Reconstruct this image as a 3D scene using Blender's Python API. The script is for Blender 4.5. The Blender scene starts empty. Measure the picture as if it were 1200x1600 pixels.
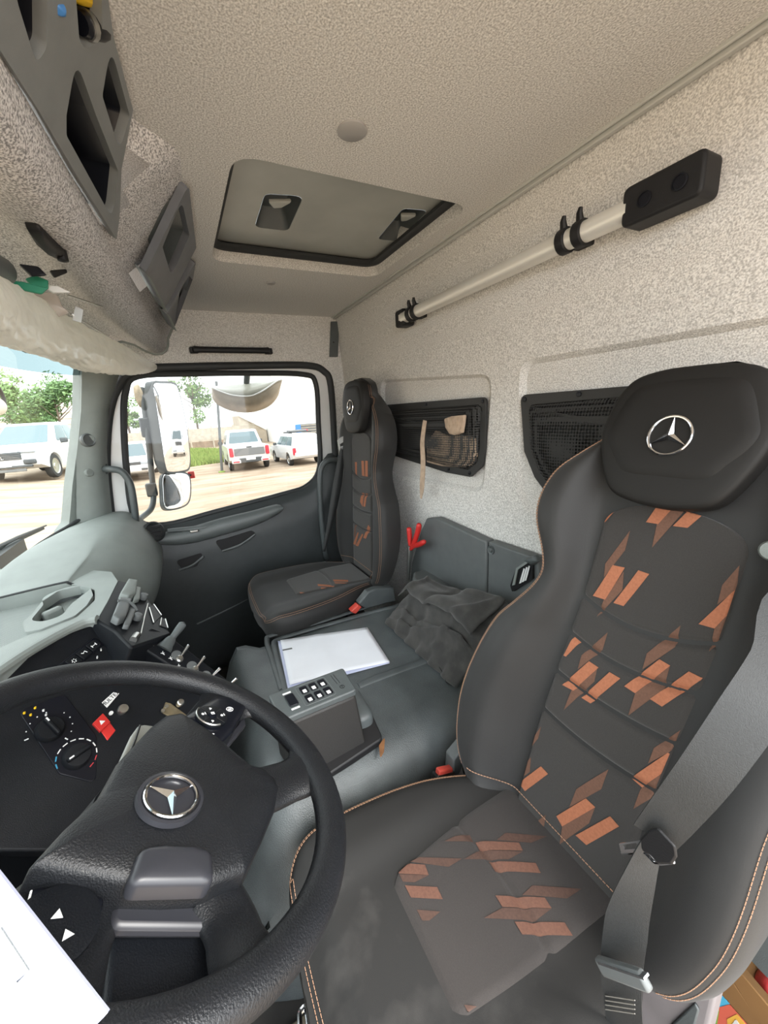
import bpy, bmesh, math, random
from mathutils import Vector as V, Matrix, noise
from mathutils.geometry import delaunay_2d_cdt
random.seed(7)
sc = bpy.context.scene
COL = sc.collection

# ---------------------------------------------------------------- camera
RX = V((-0.46722706, -0.19407893, 0.86257304))     # world X, Y, Z axes seen in camera space (x right, y down, z forward)
RY = V((-0.88166028, 0.17525357, -0.43813393))
RZ = V((-0.06613644, -0.96520441, -0.2529949))
EYE = V((0, 0, 2.3))
FPX = 600.0
cam = bpy.data.cameras.new('camera'); camo = bpy.data.objects.new('camera', cam); COL.objects.link(camo)
cam.sensor_fit = 'AUTO'; cam.sensor_width = 36; cam.lens = 36 * FPX / 1600; cam.clip_start = .01; cam.clip_end = 500
m = Matrix(((RX[0], -RX[1], -RX[2], 0), (RY[0], -RY[1], -RY[2], 0), (RZ[0], -RZ[1], -RZ[2], 2.3), (0, 0, 0, 1)))
camo.matrix_world = m
sc.camera = camo

# ---------------------------------------------------------------- sky, exposure
w = bpy.data.worlds.new('overcast_sky'); sc.world = w; w.use_nodes = True
bg = w.node_tree.nodes['Background']; bg.inputs[0].default_value = (.93, .965, 1, 1); bg.inputs[1].default_value = 2.6
sun = bpy.data.lights.new('sun_behind_thin_cloud', 'SUN'); sun.energy = 2.2; sun.angle = math.radians(25); sun.color = (1, .96, .9)
suno = bpy.data.objects.new('sun_behind_thin_cloud', sun); COL.objects.link(suno)
suno.rotation_euler = V((.62, .30, -.72)).to_track_quat('-Z', 'Y').to_euler()
suno.location = (-10, -5, 15)
vs = sc.view_settings
vs.view_transform = 'Standard'; vs.look = 'None'; vs.gamma = 1; vs.use_curve_mapping = False
vs.exposure = 1.5
sc.cycles.use_denoising = True
sc.cycles.max_bounces = 10; sc.cycles.diffuse_bounces = 6; sc.cycles.transparent_max_bounces = 16
sc.cycles.sample_clamp_indirect = 6; sc.cycles.caustics_reflective = False; sc.cycles.caustics_refractive = False

# ---------------------------------------------------------------- helpers
def ray(u, v):
    c = V((u - 600, v - 800, FPX)); return V((RX.dot(c), RY.dot(c), RZ.dot(c)))
def at(u, v, ax, val):                      # the point of an axis-aligned plane that a pixel of the photo shows
    d = ray(u, v); return EYE + d * ((val - EYE[ax]) / d[ax])
def onp(u, v, p, n):                        # the same for the plane through p with normal n
    d = ray(u, v); return EYE + d * ((p - EYE).dot(n) / d.dot(n))
def lerp(a, b, t): return a + (b - a) * t
def sst(a, b, x):
    t = min(1, max(0, (x - a) / (b - a))); return t * t * (3 - 2 * t)
def interp(tab, x):
    if x <= tab[0][0]: return tab[0][1]
    for (a, fa), (b, fb) in zip(tab, tab[1:]):
        if x <= b:
            t = (x - a) / (b - a); return fa + (fb - fa) * t
    return tab[-1][1]
def sinterp(tab, x):                        # smooth (Catmull-Rom) table
    n = len(tab)
    if x <= tab[0][0]: return tab[0][1]
    if x >= tab[-1][0]: return tab[-1][1]
    for i in range(n - 1):
        if x <= tab[i + 1][0]:
            x0, y0 = tab[i]; x1, y1 = tab[i + 1]; t = (x - x0) / (x1 - x0); h = x1 - x0
            m0 = (y1 - tab[i - 1][1]) / (x1 - tab[i - 1][0]) if i else (y1 - y0) / h
            m1 = (tab[i + 2][1] - y0) / (tab[i + 2][0] - x0) if i + 2 < n else (y1 - y0) / h
            return (2*t**3-3*t*t+1)*y0 + (t**3-2*t*t+t)*h*m0 + (-2*t**3+3*t*t)*y1 + (t**3-t*t)*h*m1
def spline(pts, n=8, closed=False):         # Catmull-Rom through 3-D points
    P = [V(p) for p in pts]; out = []; k = len(P)
    rng = range(k if closed else k - 1)
    for i in rng:
        a = P[(i - 1) % k] if closed or i else P[i]; b = P[i]; c = P[(i + 1) % k]
        d = P[(i + 2) % k] if closed or i + 2 < k else c
        for j in range(n):
            t = j / n
            out.append(.5 * ((2*b) + (c - a)*t + (2*a - 5*b + 4*c - d)*t*t + (3*b - a - 3*c + d)*t**3))
    if not closed: out.append(P[-1].copy())
    return out
def fillet(pts, r, n=5):                    # round the corners of a closed planar outline (any dimension)
    P = [V(p) for p in pts]; out = []; k = len(P)
    rr = r if isinstance(r, (list, tuple)) else [r] * k
    for i in range(k):
        a, b, c = P[i - 1], P[i], P[(i + 1) % k]
        u, w_ = (a - b), (c - b); lu, lw = u.length, w_.length; u.normalize(); w_.normalize()
        ang = u.angle(w_) if u.length and w_.length else math.pi
        if rr[i] <= 0 or ang > 3.1: out.append(b.copy()); continue
        d = min(rr[i] / max(math.tan(ang / 2), .05), lu * .49, lw * .49)
        p0, p1 = b + u * d, b + w_ * d
        for j in range(n + 1):
            t = j / n; out.append(p0 * (1-t)**2 + b * 2*t*(1-t) + p1 * t*t)
    return out

WL = {}
class MB:
    def __init__(s): s.v = []; s.f = []; s.mi = []; s.cur = 0
    def mat(s, i): s.cur = i; return s
    def add(s, vs_, fs):
        o = len(s.v); s.v += [V(p) for p in vs_]
        for f in fs: s.f.append([i + o for i in f]); s.mi.append(s.cur)
        return s
    def box(s, c, size, rot=None):
        x, y, z = [k / 2 for k in size]; c = V(c)
        P = [V((a*x, b*y, d*z)) for a in (-1, 1) for b in (-1, 1) for d in (-1, 1)]
        if rot is not None: P = [rot @ p for p in P]
        return s.add([c + p for p in P], [(0,1,3,2),(4,6,7,5),(0,4,5,1),(2,3,7,6),(0,2,6,4),(1,5,7,3)])
    def prism(s, poly, vec):                # planar outline swept along vec
        poly = [V(p) for p in poly]; n = len(poly); vec = V(vec)
        nn = sum(((poly[i] - poly[0]).cross(poly[(i+1) % n] - poly[0]) for i in range(1, n)), V((0,0,0)))
        if nn.dot(vec) > 0: poly = poly[::-1]
        P = poly + [p + vec for p in poly]
        return s.add(P, [list(range(n)), list(range(2*n - 1, n - 1, -1))] + [((i+1) % n, i, i + n, (i+1) % n + n) for i in range(n)])
    def plate(s, outer, holes, vec):        # planar outline with holes, given thickness
        loops = [[V(p) for p in outer]] + [[V(p) for p in h] for h in holes]; vec = V(vec)
        flat = [p for l in loops for p in l]; n = len(flat)
        nn = sum(((loops[0][i] - loops[0][0]).cross(loops[0][(i+1) % len(loops[0])] - loops[0][0]) for i in range(1, len(loops[0]))), V((0, 0, 0))).normalized()
        e1 = nn.orthogonal().normalized(); e2 = nn.cross(e1); c0 = flat[0]
        fl2 = [V(((p - c0).dot(e1), (p - c0).dot(e2))) for p in flat]; ed = []; o = 0
        for l in loops:
            ed += [(o + i, o + (i+1) % len(l)) for i in range(len(l))]; o += len(l)
        r_ = delaunay_2d_cdt(fl2, ed, [], 0, 1e-7)
        back_ = [(q[0] if q else None) for q in r_[3]]
        def inside(c):
            k = False; o = 0
            for l in loops:
                m_ = len(l)
                for i in range(m_):
                    a_, b_ = fl2[o + i], fl2[o + (i+1) % m_]
                    if (a_.y > c.y) != (b_.y > c.y) and c.x < (b_.x - a_.x)*(c.y - a_.y)/(b_.y - a_.y) + a_.x: k = not k
                o += m_
            return k
        tris = [[back_[i] for i in t] for t in r_[2] if all(back_[i] is not None for i in t)]
        tris = [t for t in tris if inside((fl2[t[0]] + fl2[t[1]] + fl2[t[2]])/3)]
        P = flat + [p + vec for p in flat]; F = []
        for t in tris:
            a, b, c = [flat[i] for i in t]
            t = list(t)
            if (b - a).cross(c - a).dot(vec) > 0: t = t[::-1]
            F.append(t); F.append([i + n for i in t[::-1]])
        o = 0
        for k, l in enumerate(loops):
            m_ = len(l)
            for i in range(m_):
                q = [o + (i+1) % m_, o + i, o + i + n, o + (i+1) % m_ + n]; F.append(q)
            o += m_
        return s.add(P, F)
    def loft(s, rings, closed=True, caps=True, loop=False):
        n = len(rings[0]); P = [p for r in rings for p in r]; F = []; k = len(rings)
        for i in range(k if loop else k - 1):
            for j in range(n if closed else n - 1):
                a, b = i*n + j, i*n + (j+1) % n; c, d = ((i+1) % k)*n + (j+1) % n, ((i+1) % k)*n + j
                F.append((a, b, c, d))
        if caps and closed and not loop: F += [list(range(n))[::-1], [(k-1)*n + j for j in range(n)]]
        return s.add(P, F)
    def grid(s, fn, nu, nv):
        P = [fn(i / nu, j / nv) for i in range(nu + 1) for j in range(nv + 1)]
        return s.add(P, [(i*(nv+1)+j, (i+1)*(nv+1)+j, (i+1)*(nv+1)+j+1, i*(nv+1)+j+1) for i in range(nu) for j in range(nv)])
    def tube(s, pts, r, n=10, closed=False, caps=True, flat=None):
        P = [V(p) for p in pts]; k = len(P); rings = []; up = None
        for i in range(k):
            if closed: t = P[(i+1) % k] - P[i-1]
            else: t = P[min(i+1, k-1)] - P[max(i-1, 0)]
            t.normalize()
            if up is None: up = t.orthogonal().normalized() if flat is None else V(flat)
            up = (up - t * up.dot(t)).normalized(); b = t.cross(up)
            ri = r[i] if isinstance(r, (list, tuple)) and len(r) == k else r
            ra, rb = ri if isinstance(ri, tuple) else (ri, ri)
            rings.append([P[i] + up * (math.cos(2*math.pi*j/n) * ra) + b * (math.sin(2*math.pi*j/n) * rb) for j in range(n)])
        return s.loft(rings, True, caps, closed)
    def lathe(s, prof, c, axis, n=24):      # prof: (radius, height along axis)
        c = V(c); ax = V(axis).normalized(); u = ax.orthogonal().normalized(); w_ = ax.cross(u)
        rings = [[c + ax*h + u*(r*math.cos(2*math.pi*j/n)) + w_*(r*math.sin(2*math.pi*j/n)) for j in range(n)] for r, h in prof]
        return s.loft(rings, True, True)
    def pillow(s, outline, nrm, h, side=0, rings=7, p=2.2, back=True):   # domed pad over a planar outline, side: straight edge depth
        O = [V(q) for q in outline]; c = sum(O, V((0,0,0))) / len(O); nrm = V(nrm).normalized()
        R = []
        if side: R.append([q.copy() for q in O])
        for k in range(rings + 1):
            t = k / rings; sc_ = math.cos(t * math.pi / 2) if k < rings else .02
            sc_ = max(sc_, .02); hh = h * (1 - sc_**p)**(1/p)
            R.append([c + (q - c) * sc_ + nrm * (side + hh) for q in O])
        s.loft(R, True, True); return s
    def ribbon(s, pts, wdir, wid, th):      # flat webbing along pts; wdir per point or one
        P = [V(p) for p in pts]; R = []
        for i, p in enumerate(P):
            t = (P[min(i+1, len(P)-1)] - P[max(i-1, 0)]).normalized()
            wd = V(wdir[i] if isinstance(wdir, list) else wdir); wd = (wd - t * wd.dot(t)).normalized(); n_ = t.cross(wd)
            ww = wid[i] if isinstance(wid, list) else wid
            R.append([p + wd*ww/2 + n_*th/2, p - wd*ww/2 + n_*th/2, p - wd*ww/2 - n_*th/2, p + wd*ww/2 - n_*th/2])
        return s.loft(R, True, True)
    def build(s, name, mats, parent=None, smooth=35, bevel=0, seg=2, recalc=True, solid=0):
        me = bpy.data.meshes.new(name)
        if parent is not None: o0 = WL[parent.name]
        else:
            xs = [p.x for p in s.v]; ys = [p.y for p in s.v]; zs = [p.z for p in s.v]
            o0 = V(((min(xs)+max(xs))/2, (min(ys)+max(ys))/2, min(zs)))
        me.from_pydata([tuple(p - o0) for p in s.v], [], s.f); me.validate()
        if recalc:
            b = bmesh.new(); b.from_mesh(me); bmesh.ops.recalc_face_normals(b, faces=b.faces); b.to_mesh(me); b.free()
        mats = mats if isinstance(mats, (list, tuple)) else [mats]
        for m_ in mats: me.materials.append(m_)
        if len(mats) > 1 and len(me.polygons) == len(s.mi): me.polygons.foreach_set('material_index', s.mi)
        if smooth:
            me.polygons.foreach_set('use_smooth', [True] * len(me.polygons)); me.set_sharp_from_angle(angle=math.radians(smooth))
        o = bpy.data.objects.new(name, me); COL.objects.link(o)
        if parent is not None: o.parent = parent; WL[o.name] = o0.copy()
        else: o.location = o0; WL[o.name] = o0.copy()
        if solid:
            md = o.modifiers.new('thickness', 'SOLIDIFY'); md.thickness = solid; md.offset = -1
        if bevel:
            md = o.modifiers.new('edges', 'BEVEL'); md.width = bevel; md.segments = seg; md.limit_method = 'ANGLE'; md.angle_limit = math.radians(40)
        return o
def empty(name, loc):
    o = bpy.data.objects.new(name, None); COL.objects.link(o); o.location = loc; o.empty_display_size = .05; WL[o.name] = V(loc); return o
def tag(o, label=None, cat=None, group=None, kind=None):
    if label: o['label'] = label
    if cat: o['category'] = cat
    if group: o['group'] = group
    if kind: o['kind'] = kind
    return o
def thing(name, loc, label, cat, group=None): return tag(empty(name, loc), label, cat, group)
def struct(o, label=None): 
    o['kind'] = 'structure'
    if label: o['label'] = label
    return o
def text(name, s_, p, ex, ey, size, mat_, parent, depth=.0003):   # lettering standing on a surface: ex reading direction, ey up
    cu = bpy.data.curves.new(name, 'FONT'); cu.body = s_; cu.size = size; cu.extrude = depth; cu.align_x = 'CENTER'; cu.align_y = 'CENTER'
    o = bpy.data.objects.new(name, cu); COL.objects.link(o); cu.materials.append(mat_)
    ex = V(ex).normalized(); ey = V(ey); ey = (ey - ex*ey.dot(ex)).normalized(); ez = ex.cross(ey)
    o.parent = parent; q = V(p) - WL[parent.name]
    o.matrix_local = Matrix(((ex.x, ey.x, ez.x, q.x), (ex.y, ey.y, ez.y, q.y), (ex.z, ey.z, ez.z, q.z), (0, 0, 0, 1)))
    dg = bpy.context.evaluated_depsgraph_get(); me = bpy.data.meshes.new_from_object(o.evaluated_get(dg)); mw = o.matrix_local.copy()
    bpy.data.objects.remove(o); me.transform(mw); o = bpy.data.objects.new(name, me); COL.objects.link(o); o.parent = parent
    WL[o.name] = WL[parent.name].copy()
    return o

# ---------------------------------------------------------------- materials
def mk(name, col, rough=.5, metal=0, var=0, vscale=30, bump=0, bscale=300, spec=.5, detail=3, col2=None, contrast=None, coat=0, sheen=0):
    m_ = bpy.data.materials.new(name); m_.use_nodes = True; nt = m_.node_tree; N = nt.nodes; L = nt.links
    b = N['Principled BSDF']; b.inputs['Roughness'].default_value = rough; b.inputs['Metallic'].default_value = metal
    b.inputs['Specular IOR Level'].default_value = spec; b.inputs['Base Color'].default_value = (*col, 1)
    if coat: b.inputs['Coat Weight'].default_value = coat
    if sheen: b.inputs['Sheen Weight'].default_value = sheen
    tc = N.new('ShaderNodeTexCoord')
    if var or col2:
        n = N.new('ShaderNodeTexNoise'); n.inputs['Scale'].default_value = vscale; n.inputs['Detail'].default_value = detail
        L.new(tc.outputs['Object'], n.inputs['Vector'])
        r = N.new('ShaderNodeValToRGB'); lo, hi = contrast or (.3, .7)
        r.color_ramp.elements[0].position = lo; r.color_ramp.elements[1].position = hi
        c2 = col2 or tuple(min(1, c*(1+var)) for c in col); c1 = col if col2 else tuple(c*(1-var) for c in col)
        r.color_ramp.elements[0].color = (*c1, 1); r.color_ramp.elements[1].color = (*c2, 1)
        L.new(n.outputs['Fac'], r.inputs['Fac']); L.new(r.outputs['Color'], b.inputs['Base Color'])
    if bump:
        n2 = N.new('ShaderNodeTexNoise'); n2.inputs['Scale'].default_value = bscale; n2.inputs['Detail'].default_value = 2
        L.new(tc.outputs['Object'], n2.inputs['Vector'])
        bp = N.new('ShaderNodeBump'); bp.inputs['Strength'].default_value = bump; bp.inputs['Distance'].default_value = .002
        L.new(n2.outputs['Fac'], bp.inputs['Height']); L.new(bp.outputs['Normal'], b.inputs['Normal'])
    return m_
M = {}
M['headliner'] = mk('speckled_headliner', (.43, .424, .41), .95, col2=(.80, .79, .768), vscale=360, detail=2, contrast=(.34, .64), bump=.5, bscale=330, spec=.1)
M['headliner_coarse'] = mk('coarse_speckled_cover', (.255, .256, .262), .95, col2=(.75, .74, .745), vscale=330, detail=2, contrast=(.36, .6), bump=.5, bscale=330, spec=.1)
M['grey_plastic'] = mk('grey_plastic', (0.1102, 0.1201, 0.1216), .5, var=.06, bump=.1, bscale=900)
M['console_plastic'] = mk('console_grey_plastic', (.205, .22, .225), .5, var=.06, bump=.1, bscale=900)
M['console_slate'] = mk('console_slate_plastic', (.145, .155, .175), .5, var=.06, bump=.1, bscale=900)
M['plug'] = mk('pale_plug', (.34, .335, .33), .6)
M['slate'] = mk('slate_plastic', (0.076, 0.0874, 0.08968), .45, var=.08, bump=.25, bscale=700)
M['dash_top'] = mk('dash_top_plastic', (.225, .25, .238), .6, var=.07, vscale=14, bump=.3, bscale=700)
M['dash_dark'] = mk('dark_dash_plastic', (.005, .0062, .0085), .5, var=.1, bump=.25, bscale=800, spec=.25)
M['gloss_black'] = mk('gloss_black', (.005, .006, .010), .3, spec=.3)
M['black'] = mk('black_plastic', (.012, .012, .013), .5, bump=.15, bscale=600, spec=.3)
M['rubber'] = mk('black_rubber', (0.02128, 0.02356, 0.02508), .62)
M['tunnel'] = mk('grained_tunnel_mat', (0.07448, 0.08512, 0.08816), .43, var=.28, vscale=9, bump=.55, bscale=420, detail=5)
M['wheel_skin'] = mk('grained_wheel_skin', (.0085, .0095, .0115), .42, var=.15, vscale=25, bump=.35, bscale=620, spec=.4)
M['wheel_gloss'] = mk('smooth_wheel_trim', (.026, .027, .033), .38)
M['leather'] = mk('charcoal_leatherette', (.023, .0228, .0226), .55, spec=.3, var=.12, vscale=8, bump=.12, bscale=900, sheen=.1)
M['leather_dusty'] = mk('dusty_leatherette', (.021, .0205, .020), .62, spec=.3, col2=(0.0722, 0.0684, 0.0646), vscale=9, detail=5, contrast=(.56, .84), bump=.12, bscale=900)
M['fabric'] = mk('woven_seat_fabric', (.027, .0245, .0225), .85, var=.12, vscale=600, bump=.3, bscale=1200, sheen=.2)
M['fabric_red'] = mk('brown_seat_fabric', (.024, .0195, .0175), .85, var=.14, vscale=500, bump=.3, bscale=1200, sheen=.2)
M['head_leather'] = mk('headrest_black', (.011, .0105, .010), .6, spec=.3, bump=.1, bscale=900)
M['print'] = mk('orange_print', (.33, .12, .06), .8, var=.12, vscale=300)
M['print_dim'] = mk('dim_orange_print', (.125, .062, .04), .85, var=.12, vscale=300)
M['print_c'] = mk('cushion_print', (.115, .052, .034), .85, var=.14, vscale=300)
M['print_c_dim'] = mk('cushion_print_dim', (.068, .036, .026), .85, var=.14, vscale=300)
M['stitch'] = mk('tan_thread', (0.418, 0.2432, 0.152), .7)
M['chrome'] = mk('chrome', (.82, .83, .85), .12, metal=1)
M['steel'] = mk('brushed_steel', (.55, .55, .53), .32, metal=1)
M['alu'] = mk('anodised_aluminium', (.80, .79, .74), .4, metal=.45)
M['webbing'] = mk('belt_webbing', (.016, .0175, .018), .6, var=.2, vscale=500, bump=.3, bscale=900)
M['red'] = mk('red_plastic', (0.5472, 0.0266, 0.0228), .42)
M['red_buckle'] = mk('coral_red_plastic', (0.646, 0.076, 0.0532), .45)
M['white_paint'] = mk('white_paint', (.80, .81, .80), .35, coat=.4)
M['paper'] = mk('paper', (.80, .82, .88), .8, var=.05, vscale=6)
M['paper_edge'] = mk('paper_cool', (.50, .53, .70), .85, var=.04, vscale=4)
M['white_print'] = mk('white_symbol', (.75, .76, .76), .6)
M['cyan_print'] = mk('blue_symbol', (.03, .25, .42), .6)
M['red_print'] = mk('red_symbol', (.4, .03, .04), .6)
M['black_cloth'] = mk('black_cloth', (0.01976, 0.019, 0.01748), .8, col2=(0.05016, 0.04712, 0.04256), vscale=26, detail=6, contrast=(.42, .75), bump=.4, bscale=500, sheen=.2)
M['beige_cloth'] = mk('beige_cloth', (.46, .35, .26), .9, var=.14, vscale=60, bump=.4, bscale=600)
M['netting_hard'] = mk('black_pocket_frame', (.02, .02, .02), .55, bump=.2, bscale=500)
M['plaster'] = mk('white_wall', (.86, .86, .84), .8, var=.05, vscale=.6)
M['concrete'] = mk('fence_concrete', (.42, .38, .31), .9, var=.15, vscale=3)
M['tyre'] = mk('tyre', (.03, .03, .03), .85)
M['car_white'] = mk('car_white_paint', (.74, .745, .75), .3, coat=.6)
M['car_dark'] = mk('car_dark_trim', (.06, .065, .07), .5)
M['car_glass'] = mk('car_glass', (.12, .17, .19), .08)
M['car_grey'] = mk('tailgate_grey', (.16, .165, .17), .5)
M['tail_red'] = mk('tail_lamp', (.55, .03, .05), .25)
M['lamp_clear'] = mk('headlamp', (.35, .38, .42), .15)
M['bark'] = mk('bark', (.16, .12, .09), .9, var=.3, vscale=12)
M['leafm'] = mk('leaves', (.10, .20, .05), .7, col2=(.24, .34, .13), vscale=1.4)
M['leaf_dark'] = mk('dark_leaves', (.07, .15, .05), .7, col2=(.20, .30, .12), vscale=1.4)
M['cardboard'] = mk('cardboard', (.17, .085, .025), .85, var=.12, vscale=8)
M['purple_grey'] = mk('seat_base_plastic', (.20, .185, .19), .5, var=.12, vscale=12, bump=.1)
M['yellow'] = mk('yellow_plastic', (.85, .55, .02), .45)
M['green'] = mk('green_plastic', (.02, .22, .13), .4)
M['blue'] = mk('blue_plastic', (.06, .22, .55), .45)
M['matgrass'] = mk('grass', (.16, .27, .05), .9, col2=(.30, .36, .10), vscale=3)
M['dirty'] = mk('floor_mat_dusty', (.16, .14, .10), .9, var=.35, vscale=18, detail=5)

def glass(name, col, refl=.06):
    m_ = bpy.data.materials.new(name); m_.use_nodes = True; nt = m_.node_tree; N = nt.nodes; L = nt.links
    N.remove(N['Principled BSDF'])
    t = N.new('ShaderNodeBsdfTransparent'); t.inputs[0].default_value = (*col, 1)
    g = N.new('ShaderNodeBsdfGlossy'); g.inputs['Roughness'].default_value = .02
    fr = N.new('ShaderNodeFresnel'); fr.inputs[0].default_value = 1.4
    mx = N.new('ShaderNodeMixShader'); L.new(fr.outputs[0], mx.inputs[0]); L.new(t.outputs[0], mx.inputs[1]); L.new(g.outputs[0], mx.inputs[2])
    L.new(mx.outputs[0], N['Material Output'].inputs[0]); return m_
M['glass'] = glass('window_glass', (.385, .395, .385))
M['ws_glass'] = glass('windscreen_glass', (.52, .55, .53))
M['ws_band'] = glass('windscreen_tint_band', (.10, .135, .138))
M['mirror'] = mk('mirror_silver', (.88, .9, .92), .02, metal=1)
def film(name, col, alpha, rough):
    m_ = mk(name, col, rough, var=.10, vscale=20, bump=.7, bscale=38); b = m_.node_tree.nodes['Principled BSDF']
    b.inputs['Alpha'].default_value = alpha; return m_
M['film'] = film('milky_plastic_film', (.86, .85, .81), 1, .2)
fb = M['film'].node_tree; tl = fb.nodes.new('ShaderNodeBsdfTranslucent'); tl.inputs[0].default_value = (.93, .92, .89, 1); mxs = fb.nodes.new('ShaderNodeMixShader'); mxs.inputs[0].default_value = .65
fb.links.new(fb.nodes['Principled BSDF'].outputs[0], mxs.inputs[1]); fb.links.new(tl.outputs[0], mxs.inputs[2]); fb.links.new(mxs.outputs[0], fb.nodes['Material Output'].inputs[0])
M['clear_film'] = film('clear_bag', (.62, .56, .52), .55, .25)

def ribbed(name, col, scale, axis='X'):
    m_ = mk(name, col, .8); nt = m_.node_tree; N = nt.nodes; L = nt.links
    tc = N.new('ShaderNodeTexCoord'); wv = N.new('ShaderNodeTexWave'); wv.bands_direction = axis; wv.inputs['Scale'].default_value = scale
    L.new(tc.outputs['Object'], wv.inputs['Vector']); bp = N.new('ShaderNodeBump'); bp.inputs['Strength'].default_value = .6; bp.inputs['Distance'].default_value = .001
    L.new(wv.outputs['Fac'], bp.inputs['Height']); L.new(bp.outputs['Normal'], N['Principled BSDF'].inputs['Normal']); return m_
M['mat_ribbed'] = ribbed('ribbed_rubber_mat', (.24, .265, .255), 90, 'Y')

def netmat(name, col, pitch):               # open mesh cloth: round holes cut by alpha
    m_ = mk(name, col, .7); nt = m_.node_tree; N = nt.nodes; L = nt.links
    tc = N.new('ShaderNodeTexCoord'); vo = N.new('ShaderNodeTexVoronoi'); vo.inputs['Scale'].default_value = 1 / pitch; vo.inputs['Randomness'].default_value = .12
    L.new(tc.outputs['Object'], vo.inputs['Vector'])
    mt = N.new('ShaderNodeMath'); mt.operation = 'GREATER_THAN'; mt.inputs[1].default_value = .45
    L.new(vo.outputs['Distance'], mt.inputs[0]); L.new(mt.outputs[0], N['Principled BSDF'].inputs['Alpha']); return m_
M['net'] = netmat('pocket_netting', (.022, .022, .022), .0075)

def groundmat():
    m_ = mk('pale_dirt', (.5, .42, .33), .95); nt = m_.node_tree; N = nt.nodes; L = nt.links; b = N['Principled BSDF']
    tc = N.new('ShaderNodeTexCoord'); mp = N.new('ShaderNodeMapping'); mp.inputs['Scale'].default_value = (1.4, .35, 1)
    n = N.new('ShaderNodeTexNoise'); n.inputs['Scale'].default_value = 1.1; n.inputs['Detail'].default_value = 8; n.inputs['Roughness'].default_value = .65
    L.new(tc.outputs['Object'], mp.inputs[0]); L.new(mp.outputs[0], n.inputs['Vector'])
    r = N.new('ShaderNodeValToRGB'); e = r.color_ramp.elements
    e[0].position = .33; e[0].color = (.26, .18, .115, 1); e[1].position = .66; e[1].color = (.44, .36, .275, 1)
    L.new(n.outputs['Fac'], r.inputs[0]); L.new(r.outputs[0], b.inputs['Base Color']); return m_
M['dirt'] = groundmat()
# ================================================================ the cab shell
XW, YR, ZC = 2.0, -.83, 2.78
def rect(x0, x1, y0, y1): return [(x0, y0), (x1, y0), (x1, y1), (x0, y1)]
# ---- headliner with the roof hatch opening
hx0, hx1, hy0, hy1 = .875, 1.41, -.745, -.182
hole = [V((p.x, p.y, ZC)) for p in fillet([V((x, y, 0)) for x, y in rect(hx0, hx1, hy0, hy1)], .055, 6)]
mb = MB(); mb.plate([V((x, y, ZC)) for x, y in rect(-.25, XW + .03, YR - .03, .5)], [hole], (0, 0, .035))
ceiling = struct(mb.build('ceiling', M['headliner'], smooth=30), 'speckled grey beige fabric headliner of the cab roof')
mb = MB(); mb.loft([[V((p.x, p.y, ZC + .0345)) for p in hole], [V((p.x, p.y, ZC + .1)) for p in hole]], True, False)
mb.build('hatch_surround', M['headliner'], ceiling, solid=.004)
for (u, v, r) in ((550, 203, .026), (423, 441, .016)):
    p = at(u, v, 2, ZC); mb = MB(); mb.lathe([(r, 0), (r, -.003), (r*.8, -.006), (.001, -.006)], p, (0, 0, 1), 24)
    mb.build('fixing_plug', M['plug'], ceiling)
p = at(365, 495, 2, ZC); mb = MB(); mb.box(p + V((0, 0, -.003)), (.035, .19, .006)); mb.build('clip_strip', M['grey_plastic'], ceiling, bevel=.002)
mb = MB(); mb.lathe([(.004, 0), (.004, -.008), (.001, -.009)], p, (0, 0, 1), 10); mb.build('screw', M['black'], ceiling)

# ---- roof hatch
zp = 2.835
hatch = thing('roof_hatch', (1.14, -.46, zp), 'grey roof hatch lid with two moulded handle recesses set in the headliner', 'hatch')
def up(poly, z): return [at(u, v, 2, z) for u, v in poly]
pk1 = fillet(up([(414, 303), (474, 307), (450, 361), (398, 355)], zp), .022)
pk2 = fillet(up([(630, 326), (668, 329), (624, 377), (590, 374)], zp), .018)
panel = fillet([V((x, y, zp)) for x, y in rect(hx0 - .012, hx1 + .01, hy0 - .01, hy1 + .01)], .055, 6)
mlid = mk('hatch_lid_plastic', (.40, .415, .39), .42, var=.12, vscale=5)
mb = MB(); mb.plate(panel, [pk1, pk2], (0, 0, .012)); lid = mb.build('lid', mlid, hatch, bevel=.003)
for pk in (pk1, pk2):
    c = sum(pk, V()) / len(pk); dn = [c + (p - c) * .72 + V((0, 0, .045)) for p in pk]
    mb = MB(); mb.loft([pk, dn], True, False); mb.add(dn, [list(range(len(dn)))]); rc = mb.build('handle_recess', M['slate'], lid, recalc=False)
    ex = (pk[len(pk)//4] - pk[3*len(pk)//4])
    mb = MB(); mb.prism([lerp(pk[0], pk[len(pk)//2], .16), lerp(pk[len(pk)//4], pk[len(pk)//2], .2), c + (pk[len(pk)//4]-c)*.3, c + (pk[0]-c)*.3], (0, 0, .012))
    mb.build('finger_grip', mlid, lid, bevel=.004)
lp = [V((p.x*.985 + 1.14*.015, p.y*.985 - .46*.015, ZC + .042)) for p in hole]
mb = MB(); mb.tube(lp, (.012, .017), 10, True, flat=(0, 0, 1)); mb.build('seal', M['rubber'], hatch)

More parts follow.
